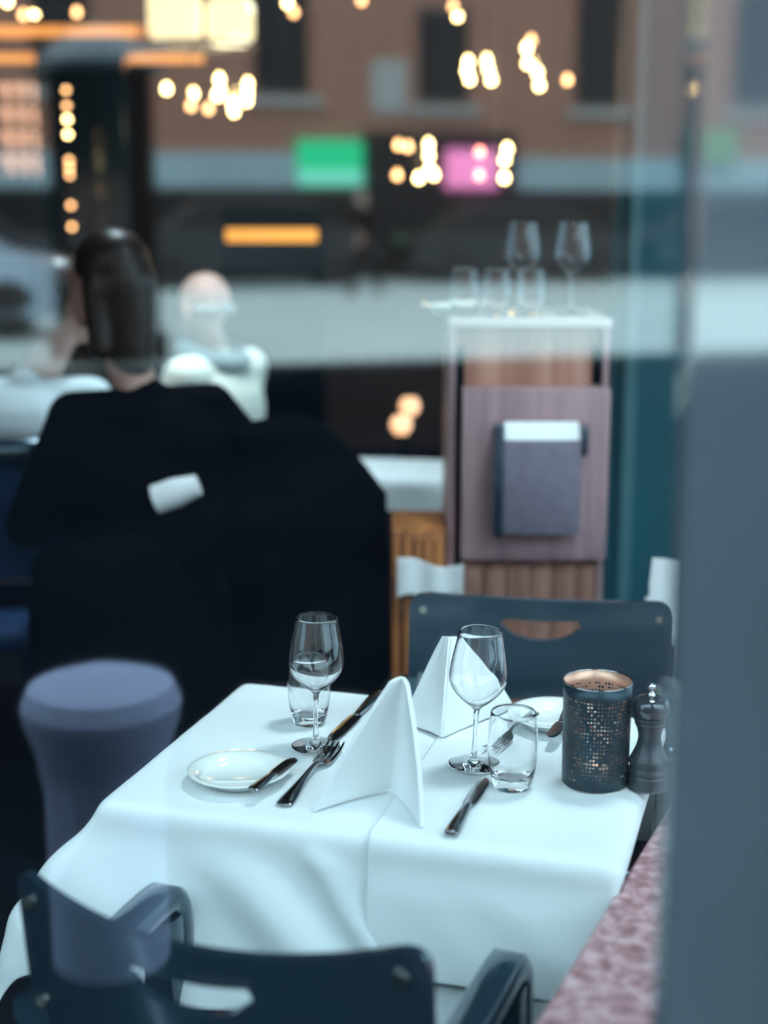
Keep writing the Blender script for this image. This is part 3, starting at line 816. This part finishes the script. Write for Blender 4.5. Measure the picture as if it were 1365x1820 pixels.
def seated(lean=(0, 0), head=(0, .03, 1.25), look=(0, 1, 0), seat=.50, elb=.24, wr=None, el=None):
    lx, ly = lean
    J = dict(pelvis=(0, 0, seat), chest=(lx, ly, seat + .44), head=head, look=look,
             shL=(lx - .17, ly, seat + .51), shR=(lx + .17, ly, seat + .51),
             elL=(lx - elb, ly + .10, seat + .24), elR=(lx + elb, ly + .10, seat + .24),
             wrL=(-.14, .33, seat + .22), wrR=(.14, .33, seat + .22),
             knL=(-.11, .42, seat - .01), knR=(.11, .42, seat - .01), anL=(-.11, .40, .085), anR=(.11, .40, .085))
    if el: J.update(el)
    if wr: J.update(wr)
    return J
# left guest in a pale shirt, back toward the window
pA = person('person', (-.985, 4.02, 0), 0, seated((.0, .02), (.105, .10, 1.26), (.9, .45, -.25), .49, el=dict(elR=(.245, .02, .72)), wr=dict(wrR=(.20, .16, .52))),
            'shirt', 'navy', 'short', 'hair', sleeve=.8, torso=1.10)
tag(pA, 'seated person in a pale grey short sleeved shirt, seen from behind at far left', 'person')
# guest in black, broad dark jacket
pB = person('person', (-.56, 3.50, 0), R(28), seated((-.02, .0), (-.09, .06, 1.345), (-.55, .8, -.1), .53, elb=.27, el=dict(elR=(.30, -.04, .86)), wr=dict(wrR=(.27, .10, .90))),
            'black', 'black', 'long', 'hair', torso=1.18)
tag(pB, 'seated person with dark brown hair in a black jacket, right of the pale shirt', 'person')
# bald guest in cream
pC = person('person', (-.53, 4.62, 0), R(60), seated((.0, .0), (.0, .05, 1.205), (.2, .95, -.2), .50),
            'cream', 'black', 'bald', torso=1.0)
tag(pC, 'seated bald person in a cream shirt with a grey scarf', 'person')
sc_ = MB()
pts = [(.085 * math.cos(a), .085 * math.sin(a) + .01, 1.06 + .02 * math.sin(a)) for a in [2 * math.pi * i / 24 for i in range(25)]]
sc_.tube(pts, .038, 12).tube(bezier_pts([(-.04, .09, 1.04), (-.07, .145, .96), (-.09, .155, .82)], 5), .040, 10)
remeshed(sc_, 'scarf', M['scarf'], pC, .010)

# simple bistro chair for the guests: dark frame, rounded top rail
def guest_chair(loc, yaw, label, m='navy'):
    r = empty('guest_chair', loc, yaw); tag(r, label, 'chair', 'chairs of the other guests')
    pts = [(.225 * math.sin(a), -.10 - .135 * math.cos(a), .93) for a in [R(-95 + 190 * i / 20) for i in range(21)]]
    MB().tube(pts, .034, 12).build('top_rail', M['lacquer'], r)
    bk = MB(); secs = []
    for i in range(21):
        a = R(-80 + 160 * i / 20); x, y = .205 * math.sin(a), -.10 - .12 * math.cos(a)
        n = Vector((math.sin(a), -math.cos(a), 0)) * .010
        secs.append([(x - n.x, y - n.y, .60), (x + n.x, y + n.y, .60), (x + n.x, y + n.y, .92), (x - n.x, y - n.y, .92)])
    bk.loft(secs); bk.build('backrest', M[m], r)
    MB().box(-.22, .22, -.22, .22, .40, .455, bev=.02, seg=3).build('seat', M[m], r)
    for sx in (-1, 1):
        for sy in (-1, 1):
            MB().tube([(sx * .19, sy * .18, .42), (sx * .22, sy * .22, 0)], [.022, .015], 10).build('leg', M['lacquer'], r)
    for sx in (-1, 1): MB().tube([(sx * .20, -.14, .42), (sx * .20, -.15, .93)], .020, 10).build('back_post', M['lacquer'], r)
    return r
guest_chair((-1.00, 3.82, 0), 0, 'navy chair with a rounded black top rail under the pale shirted person')
# black upholstered armchairs
def lounge(loc, yaw, label, w=.30, h=.95, lean=0):
    r = empty('upholstered_armchair', loc, yaw); tag(r, label, 'armchair', 'black upholstered armchairs')
    MB().box(-w, w, -.30, .26, .22, .46, bev=.05, seg=4).build('seat', M['black'], r, angle=60)
    b = MB(); secs = []
    for i in range(17):
        t_ = -1 + 2 * i / 16; top = h - .16 * max(0, t_) ** 1.5 - .04 * t_ * t_ + lean * (-t_) * .04
        y = -.30 - .05 * (1 - t_ * t_)
        secs.append([(w * t_, y, .20), (w * t_, y + .10, .20), (w * t_, y + .09, top - .03), (w * t_, y + .045, top), (w * t_, y, top - .03)])
    b.loft(secs); b.build('backrest', M['black'], r, angle=60)
    for s in (-1, 1): MB().box(s * w - .035, s * w + .035, -.30, .26, .20, .66, bev=.03, seg=4).build('armrest', M['black'], r, angle=60)
    for sx in (-1, 1):
        for sy in (-.24, .20): MB().tube([(sx * (w - .04), sy, .22), (sx * (w - .03), sy, 0)], [.022, .014], 10).build('leg', M['lacquer'], r)
    return r
lounge((-.185, 3.83, 0), R(-2), 'black upholstered armchair between the table and the guest in black', .20, 1.03)
lounge((-.64, 3.54, 0), R(12), 'black upholstered armchair under the guest in the black jacket', .20, .80)
lounge((-.57, 4.64, 0), R(60), 'black upholstered armchair under the bald guest in cream', .22, .84)
# white shirt cuff and folded sleeve of the guest in black
cw = (Matrix.Translation(pB.location) @ Matrix.Rotation(pB.rotation_euler.z, 4, 'Z')).inverted()
qa = cw @ at(276, 888, Y=3.27); qb = cw @ at(352, 862, Y=3.27)
cf = MB().tube([qa, qa.lerp(qb, .5), qb], [.034, .034, .024], 20).build('shirt_cuff', M['paper'], pB); tag(cf, 'white shirt cuff')

# ------------------------------------------------------------------ other clothed tables behind
def cloth_table(loc, w, d, label, yaw=0, h=.75, drop=.30):
    r = empty('clothed_table', loc, yaw); tag(r, label, 'table', 'other clothed tables')
    m = MB(); n = 60; secs = []
    prof = [(0, h), (.5, h), (.97, h), (1.0, h - .006), (1.01, h - .03), (1.03, h - drop)]
    bm = m.bm; rings = []
    for k, z in prof:
        ring = []
        for i in range(n):
            a = 2 * math.pi * i / n; ca, sa = math.cos(a), math.sin(a); mx = max(abs(ca), abs(sa)) ** .92
            wob = (1 + .025 * math.sin(a * 11)) if z < h - .02 else 1
            ring.append(bm.verts.new((ca / mx * w / 2 * max(k, .001) * wob, sa / mx * d / 2 * max(k, .001) * wob, z)))
        rings.append(ring)
    for a, b in zip(rings, rings[1:]):
        for i in range(n): bm.faces.new((a[i], a[(i + 1) % n], b[(i + 1) % n], b[i]))
    m.build('cloth', M['linen'], r, angle=60)
    for sx in (-1, 1):
        for sy in (-1, 1): MB().box(sx * w * .42 - .02, sx * w * .42 + .02, sy * d * .42 - .02, sy * d * .42 + .02, 0, h - .02).build('leg', M['darkwood'], r)
    return r
cloth_table((.02, 4.35, 0), .60, .36, 'white clothed table left of the waiter station behind the black armchair', R(-10), .75, .09)
cloth_table((.700, 3.00, 0), .24, .34, 'small white clothed side table behind the right end of the far armchair', 0, .68)
tn = MB(); tn.loft([[(-.03, 0, .0), (.03, 0, 0), (.03, .004, 0), (-.03, .004, 0)], [(-.034, 0, .09), (.034, 0, .08), (.034, .005, .08), (-.034, .005, .09)], [(-.030, 0, .145), (.036, 0, .138), (.036, .004, .138), (-.030, .004, .145)]])
pn = at(1182, 1090, Y=2.86)
o = tn.build('folded_napkin', M['napkin'], loc=(pn.x + .008, 2.90, .6825)); tag(o, 'white napkin standing up behind the right corner of the far armchair', 'napkin', 'folded standing napkins')

# unseen fill lamp added at the ceiling to brighten the table top
dl = empty('added_fill_lamp', (.62, 2.45, 2.93)); tag(dl, 'round cool white fill lamp added out of view above the table', 'lamp')
MB().lathe([(.24, -.015), (.27, -.015), (.27, .07), (0, .07), (0, .06), (.24, .06)], 40).build('housing', M['charcoal'], dl)
ld = bpy.data.lights.new('fill_light', 'AREA'); ld.shape = 'DISK'; ld.size = .46; ld.energy = 12; ld.color = (.72, .92, 1.0); ld.spread = R(75)
lo = bpy.data.objects.new('fill_light', ld); col.objects.link(lo); lo.parent = dl; lo.location = (0, 0, -.005); lo.rotation_euler = (R(8), R(10), 0)
dl2 = copy_tree(dl); dl2.location = (-.62, 4.25, 2.93); tag(dl2, 'round cool white fill lamp added out of view above the other guests', 'lamp')  # second added lamp, lifts the dim light on the guests
for x in dl2.children:
    if x.type == 'LIGHT': x.data = x.data.copy(); x.data.energy = 15; x.rotation_euler = (0, 0, 0)

# ------------------------------------------------------------------ bar and lamps at the back
bar_ = empty('bar_canopy', (0, 7.3, 0)); tag(bar_, 'dark bar canopy with two orange light strips at upper left', 'canopy')
def bx(px0, px1, py0, py1, Y, y0=0, dep=.1, oy=0):
    a = at(px0, py1, Y=Y); b = at(px1, py0, Y=Y)
    return (a.x, b.x, oy + y0, oy + y0 + dep, a.z, b.z)
MB().box(*bx(-120, 345, 36, 118, 7.3, 0, .5), bev=.01).build('board', M['darkwood'], bar_)
MB().box(*bx(-120, 345, 46, 70, 7.3, -.02, .02)).build('light_strip', M['ledorange'], bar_)
MB().box(*bx(-120, 362, 96, 112, 7.3, -.02, .02)).build('light_strip', M['ledorange'], bar_)
MB().box(*bx(-120, 345, 68, 94, 7.3, -.05, .05), bev=.005).build('rail', M['darkwood'], bar_)
for px in (-100, 335):
    p_ = at(px, 40, Y=7.3); MB().tube([(p_.x, .2, p_.z - .02), (p_.x, .2, 3.0)], .015, 10).build('hanger', M['charcoal'], bar_)
sh = empty('bar_shelf', (at(50, 300, Y=7.6).x, 7.6, 0)); tag(sh, 'backlit peach shelf cabinet with bottles at far left', 'shelf')
zx = at(50, 315, Y=7.6).z; zt = at(50, 145, Y=7.6).z; hw = .14
MB().box(-hw - .02, hw + .02, .0, .22, 0, zt + .03, bev=.005).build('cabinet', M['darkwood'], sh)
MB().box(-hw, hw, -.008, -.002, zx, zt).build('light_panel', M['peach'], sh)
for i in range(5):
    z = zx + (zt - zx) * i / 4; MB().box(-hw - .02, hw + .02, -.10, -.003, z - .010, z + .010).build('shelf_board', M['darkwood'], sh)
for r_ in range(4):
    z = zx + (zt - zx) * r_ / 4 + .010
    for k_ in range(4):
        if (r_ * 5 + k_) % 5 == 3: continue
        x = sh.location.x - hw + .04 + .067 * k_; h_ = .075 + .006 * ((r_ * 3 + k_) % 3)
        o = MB().lathe([(0, 0), (.018, 0), (.018, h_ * .6), (.008, h_ * .75), (.007, h_), (0, h_)], 16).build('bottle', M['bottle' if (r_ + k_) % 2 else 'amber'], loc=(x, 7.537, z + .001))
        tag(o, 'small bottle on the backlit peach bar shelf', 'bottle', 'bottles on the backlit shelf')
clm = empty('bar_column', (at(150, 300, Y=7.05).x, 7.05, 0)); tag(clm, 'dark column right of the backlit shelf with a string of bulbs', 'column')
MB().box(-.21, .20, 0, .2, 0, 2.22, bev=.01).build('shaft', M['lacquer'], clm)
MB().box(-.24, .23, -.02, .22, 2.22, 2.28, bev=.01).build('capital', M['darkwood'], clm)
ct = MB().box(-2.9, -1.18, 6.55, 6.95, 0, 1.30, bev=.01).build('bar_counter', M['darkwood']); tag(ct, 'dark wooden bar counter at the back left', 'counter')

# hanging string of small bulbs in front of the dark column
st = empty('bulb_string', (at(119, 200, Y=6.5).x, 6.5, 0)); tag(st, 'vertical string of small round warm bulbs before the dark column', 'string lights')
MB().tube([(0, 0, 3.0), (0, 0, at(119, 400, Y=6.5).z)], .002, 6).build('cord', M['black'], st)
for py, mt_ in ((160, 'bulbdim'), (188, 'bulbdim'), (212, 'bulb'), (239, 'bulb'), (285, 'bulbdim'), (298, 'bulbdim'), (311, 'bulbdim'), (365, 'bulbdim'), (403, 'bulbdim')):
    MB().ell((0, 0, at(119, py, Y=6.5).z), .011, 14).build('bulb', M[mt_], st)
def cluster(name, Y, pts, label, grp='bulb chandeliers', kind='chandelier', sc=1.0):
    """pendant: rod, ring and bulbs; pts = (px, py, material)"""
    cx = sum(p[0] for p in pts) / len(pts); cyy = sum(p[1] for p in pts) / len(pts)
    c = at(cx, cyy, Y=Y); r = empty(name, (c.x, Y, c.z)); tag(r, label, kind, grp)
    MB().tube([(0, 0, 3.0 - c.z), (0, 0, .0)], .004, 8).build('rod', M['charcoal'], r)
    MB().ell((0, 0, 0), .018, 12).build('hub', M['charcoal'], r)
    for i, (px, py, mt_) in enumerate(pts):
        q_ = at(px, py, Y=Y); dy = .07 * math.sin(i * 2.4)
        v = Vector((q_.x - c.x, dy, q_.z - c.z))
        MB().tube([(0, 0, 0), v * .5 + Vector((0, 0, .012)), v + Vector((0, 0, .022))], .003, 6).build('arm', M['charcoal'], r)
        MB().lathe([(0, -.018), (.010, -.016), (.0155, -.006), (.015, .004), (.009, .014), (.006, .022), (0, .022)], 16, c=v).build('bulb', M[mt_], r)
    return r
B, D_, RD = 'bulb', 'bulbdim', 'bulbred'
cluster('chandelier', 6.6, [(296, 158, B), (341, 165, B), (343, 190, D_), (368, 192, D_)], 'small chandelier of four warm bulbs below the bar canopy')
cluster('chandelier', 6.4, [(390, 141, B), (390, 160, B), (389, 172, B), (438, 147, B), (440, 165, B), (440, 180, B), (415, 165, B), (416, 185, B), (415, 197, B)], 'chandelier with a dense cluster of nine warm bulbs under the lit dome')
cluster('chandelier', 6.4, [(832, 110, B), (831, 124, B), (833, 143, B), (866, 105, B), (868, 125, B), (872, 143, B)], 'chandelier of two paired bulb columns above the waiter station')
cluster('chandelier', 6.6, [(936, 86, B), (946, 70, D_), (935, 115, B), (955, 110, B), (955, 130, B), (957, 153, B), (1012, 140, D_)], 'slanting chandelier of bulbs at upper right')
cluster('chandelier', 6.4, [(708, 258, D_), (706, 311, D_), (725, 262, D_), (762, 256, B), (762, 276, B), (763, 301, B), (745, 316, B), (770, 311, B)], 'low chandelier of warm bulbs in the middle of the room')
cluster('chandelier', 6.4, [(853, 271, RD), (853, 311, RD), (899, 266, B), (899, 283, B), (896, 316, B)], 'low chandelier with reddish and warm bulbs above the waiter station')
cluster('chandelier', 6.9, [(61, 23, B), (37, 24, D_), (20, 6, B), (132, 19, D_)], 'chandelier in the upper left corner above the bar canopy')
cluster('chandelier', 7.4, [(511, 5, B), (521, 20, D_), (643, 4, D_)], 'chandelier cut by the top edge right of the lit dome')
cluster('chandelier', 7.0, [(806, 12, D_), (814, 26, B)], 'single hanging lamp above the paired bulb columns', kind='pendant lamp')
# big lit milk-glass dome
dc = at(351, 84, Y=6.0); dm = empty('dome_lamp', (dc.x, 6.0, dc.z)); tag(dm, 'large glowing cream glass dome lamp at the top left', 'lamp')
dr = .24
MB().lathe([(dr * .99, .0), (dr, .03), (dr * .95, .11), (dr * .82, .19), (dr * .6, .26), (dr * .3, .31), (.02, .33), (0, .33)], 40).build('shade', pane_mat('clear_dome_glass', .12, (.75, .7, .6)), dm)
for (x0_, x1_, zb, zt_) in ((-.19, .02, .02, .22), (.04, .225, -.0, .19)):
    m_ = MB(); m_.box(x0_, x1_, -.07, .05, zb, zt_, bev=.05, seg=4); m_.build('glowing_globe', M['dome'], dm)
MB().lathe([(dr * .985, -.005), (dr * 1.01, -.005), (dr * 1.01, .008), (dr * .985, .008)], 40, close=True).build('rim', M['charcoal'], dm)
MB().tube([(0, 0, .33), (0, 0, 3.0 - dc.z)], .008, 10).build('rod', M['charcoal'], dm)
# dark cabinet with an orange lit strip in the middle distance
cb = empty('service_cabinet', (at(483, 420, Y=6.2).x, 6.2, 0)); tag(cb, 'dark cabinet in the middle distance with a glowing orange strip', 'cabinet')
z0c = at(483, 372, Y=6.2).z
MB().box(-.21, .21, 0, .35, .0, z0c, bev=.01).build('body', M['black'], cb)
MB().box(-.19, .19, -.02, 0, at(483, 430, Y=6.2).z, at(483, 406, Y=6.2).z, bev=.004).build('light_strip', M['ledamber'], cb)
for s in (-1, 1): MB().box(s * .105 - .095, s * .105 + .095, -.012, 0, .05, z0c - .24, bev=.004).build('door', M['black'], cb)
# two tealights on the far table behind the armchair
for (px, py, lb) in ((728, 722, 'upper of the two glowing round candle lights left of the waiter station'), (713, 755, 'lower of the two glowing round candle lights left of the waiter station')):
    Yc = 5.3 if py < 740 else 5.08
    p_ = at(px, py, Y=Yc)
    r = empty('candle_light', (p_.x, Yc, p_.z)); tag(r, lb, 'candle', 'glowing candle lights')
    MB().lathe([(0, -.034), (.022, -.032), (.036, -.01), (.036, .012), (.024, .030), (0, .032)], 24).build('glowing_globe', mat('candle_globe', (1, .7, .5), .4, emit=(1.0, .52, .26), es=2.2), r)
    MB().tube([(0, 0, -.033), (0, 0, -p_.z)], .006, 8).build('stand', M['black'], r)
    MB().lathe([(0, -p_.z), (.06, -p_.z), (.06, .008 - p_.z), (0, .012 - p_.z)], 24).build('foot', M['black'], r)

# ------------------------------------------------------------------ the street outside, mirrored in the window
SR = -ST
def Sx(name, m, mt, label, loc):
    o = m.build(name, mt, smooth=False, loc=loc, rz=SR); tag(o, label, kind='structure'); return o
# ground bands run along the street: dark carriageway near, pale square beyond (pavement under the window too)
e1 = 14.15; e2 = 26.0
Sx('street_roadway', MB().box(-45, 45, -e1 + 2 * GLASS_Y + .0, -1.6, -.10, -.01), M['asphalt'], 'dark wet asphalt roadway in front of the window', (0, 0, 0))
Sx('street_square', MB().box(-60, 60, -26.9, -e1 + 2 * GLASS_Y, -.10, 0.0), M['stone'], 'pale paved square beyond the roadway', (0, 0, 0))
Sx('street_far_road', MB().box(-70, 70, -60, -26.9, -.10, -.005), M['asphalt'], 'dark far lane under the parked cars', (0, 0, 0))
S('street_pavement', MB().prism([(-8, -1.9), (8, -1.9), (8, .9), (-8, .9)], -.04, .0), M['asphalt'], 'dark pavement outside the window')
FD = 38.0
bld = empty('brick_building', sloc(0, FD), SR); tag(bld, 'brown brick building across the street with dark windows and a grey shop fascia', 'building')
def frect(px0, px1, py0, py1, D=FD):
    a = street(px0, py1, D); b = street(px1, py0, D); return a[0], b[0], a[1], b[1]
MB().box(-40, 40, -6, 0, 0, 19).build('wall', M['brick'], bld, smooth=False)
for (x0_, x1_, y0_, y1_) in ((452, 545, -140, 165), (742, 832, 22, 182), (1022, 1112, -120, 188), (1300, 1400, -150, 190), (60, 150, -140, 150)):
    a = frect(x0_, x1_, y0_, y1_)
    w_ = MB().box(a[0], a[1], 0, .05, a[2], a[3]).build('window', M['darkglass'], bld, smooth=False)
    MB().box(a[0] - .05, a[1] + .05, .02, .08, a[3], a[3] + .08).box((a[0] + a[1]) / 2 - .02, (a[0] + a[1]) / 2 + .02, .05, .08, a[2], a[3]).build('window_frame', M['charcoal'], w_, smooth=False)
    MB().box(a[0] - .25, a[1] + .35, 0, .16, a[2] - .28, a[2] - .08).build('sill', M['sill'], bld, smooth=False)
a = frect(660, 722, 108, 200); MB().box(a[0], a[1], 0, .05, a[2], a[3]).build('pale_panel', M['sill'], bld, smooth=False)
a = frect(-400, 524, 272, 332); MB().box(a[0], a[1], 0, .25, a[2], a[3]).build('fascia', M['fascia'], bld, smooth=False)
a = frect(915, 1500, 285, 338); MB().box(a[0], a[1], 0, .25, a[2], a[3]).build('fascia', M['fascia'], bld, smooth=False)
a = frect(-400, 1500, 340, 420); MB().box(a[0], a[1], 0, .12, 0, a[3]).build('shopfront', M['darkglass'], bld, smooth=False)
a = frect(645, 915, 236, 340); MB().box(a[0], a[1], 0, .12, a[2], a[3]).build('dark_fascia', M['darkglass'], bld, smooth=False)
a = frect(528, 643, 250, 330); sg = empty('shop_sign', sloc((a[0] + a[1]) / 2, FD - .14), SR); tag(sg, 'lit green shop sign with a mint lower half on the brick building', 'sign')
hw_ = (a[1] - a[0]) / 2
MB().box(-hw_, hw_, 0, .15, a[2] + .35 * (a[3] - a[2]), a[3]).build('green_face', M['green'], sg, smooth=False)
MB().box(-hw_, hw_, 0, .15, a[2], a[2] + .35 * (a[3] - a[2])).build('mint_face', M['mint'], sg, smooth=False)
a = frect(790, 880, 268, 334); sg = MB().box(-(a[1] - a[0]) / 2, (a[1] - a[0]) / 2, 0, .2, a[2], a[3]).build('shop_sign', M['pink'], smooth=False, loc=sloc((a[0] + a[1]) / 2, FD - .14), rz=SR)
tag(sg, 'lit pink shop sign on the dark fascia', 'sign')
a = frect(1222, 1300, 232, 290); sg = MB().box(-(a[1] - a[0]) / 2, (a[1] - a[0]) / 2, 0, .2, a[2], a[3]).build('shop_sign', mat('dull_green_sign', (.20, .34, .16), .7), smooth=False, loc=sloc((a[0] + a[1]) / 2, FD - .30), rz=SR)
tag(sg, 'dull green unlit shop sign at the right of the brick building', 'sign')

def car(s, D, L, H, paint, label, flip=1):
    r = empty('car', sloc(s, D), SR); tag(r, label, 'car', 'parked cars across the square'); W = .85
    prof = [(-.5, .28), (-.5, .50), (-.47, .60), (-.34, .66), (-.24, .96), (-.12, 1.0), (.10, 1.0), (.20, .96), (.33, .68), (.46, .60), (.50, .50), (.50, .26)]
    b = MB(); secs = []
    pts = [(p[0] * L * flip, p[1] * H) for p in prof] + [(.44 * L * flip, .18 * H), (-.44 * L * flip, .18 * H)]
    for y in (-W, -W * .92, W * .92, W):
        sc = .985 if abs(y) == W else 1.0
        secs.append([(x * sc, y * (1 if z < .66 * H else .84), z * (sc if z > .3 else 1)) for x, z in pts])
    b.loft(secs); b.build('body', M[paint], r, angle=35)
    wn_ = MB(); secs = []
    wp = [(-.315, .68), (-.235, .92), (-.12, .955), (.095, .955), (.185, .92), (.30, .68)]
    for y in (-W * .90, W * .90): secs.append([(x * L * flip, y * (1.03 if z < .7 else .945), z * H) for x, z in wp])
    wn_.loft(secs); wn_.build('side_glass', M['darkglass'], r, angle=30)
    for sx in (-.31, .32):
        for sy in (-1, 1):
            w_ = MB(); w_.lathe([(0, -.11), (.20, -.11), (.33, -.09), (.34, 0), (.33, .09), (.20, .11), (0, .11)], 28)
            bmesh.ops.rotate(w_.bm, verts=w_.bm.verts, cent=(0, 0, 0), matrix=Matrix.Rotation(R(90), 3, 'X'))
            w_.build('wheel', M['tyre'], r, loc=(sx * L, sy * (W - .11), .34))
    return r
car(-8.0, 27.6, 4.4, 1.50, 'carblack', 'black car parked at the left across the square')
car(-2.6, 27.9, 4.6, 1.62, 'carblack', 'black car parked left of the middle across the square', -1)
car(2.6, 28.4, 4.5, 1.50, 'carblack', 'black car parked right of the middle across the square')
car(7.6, 28.8, 4.6, 1.58, 'carblack', 'black car parked at the right across the square', -1)
car(12.6, 29.0, 4.5, 1.50, 'carblack', 'black car at the far right across the square')
car(-5.9, 18.4, 4.2, 1.45, 'carsilver', 'silver car standing on the near side of the square at left')

# pedestrian on the square, dark hair and grey coat
ped = person('person', sloc(-.35, 24.6), SR + R(60), dict(pelvis=(0, 0, .90), chest=(0, .01, 1.32), head=(0, .03, 1.60), look=(0, 1, 0), shL=(-.17, 0, 1.39), shR=(.17, 0, 1.39),
    elL=(-.22, -.08, 1.12), elR=(.22, .08, 1.12), wrL=(-.20, -.02, .90), wrR=(.20, .22, .94), knL=(-.09, .16, .50), knR=(.09, -.06, .48), anL=(-.09, .18, .09), anR=(.09, -.32, .13)), 'black', 'black', 'short', vox=.02)
tag(ped, 'walking person in a dark coat on the pale square, mirrored in the window', 'person')

# squat lilac concrete bollard on the pavement
BD = 2.8; bp_ = at(205, 1192, Y=BD)
bo = MB().lathe([(0, 0), (.12, 0), (.12, .26), (.135, .32), (.155, .36), (.16, .385), (.145, .41), (.07, .428), (0, .43)], 40).build('bollard', M['concrete'])
bo.location = (bp_.x - .03, 2 * GLASS_Y - BD, 0); bo.scale = (1, 1, bp_.z / .43)
tag(bo, 'squat lilac concrete bollard on the pavement, mirrored at the lower left', 'bollard')
# dark advertising column near the edge of the square
AD = 15.2; sa = street(196, 640, AD)[0]
ac = empty('advertising_column', sloc(sa, AD), SR); tag(ac, 'tall black advertising column standing on the square, mirrored at the left', 'column')
MB().lathe([(0, 0), (.58, 0), (.58, .25), (.50, .28), (.50, 2.75), (0, 2.75)], 40).build('drum', M['black'], ac)
MB().lathe([(0, 2.75), (.60, 2.75), (.62, 2.82), (.50, 2.95), (.25, 3.12), (0, 3.2)], 40).build('cap', M['charcoal'], ac)
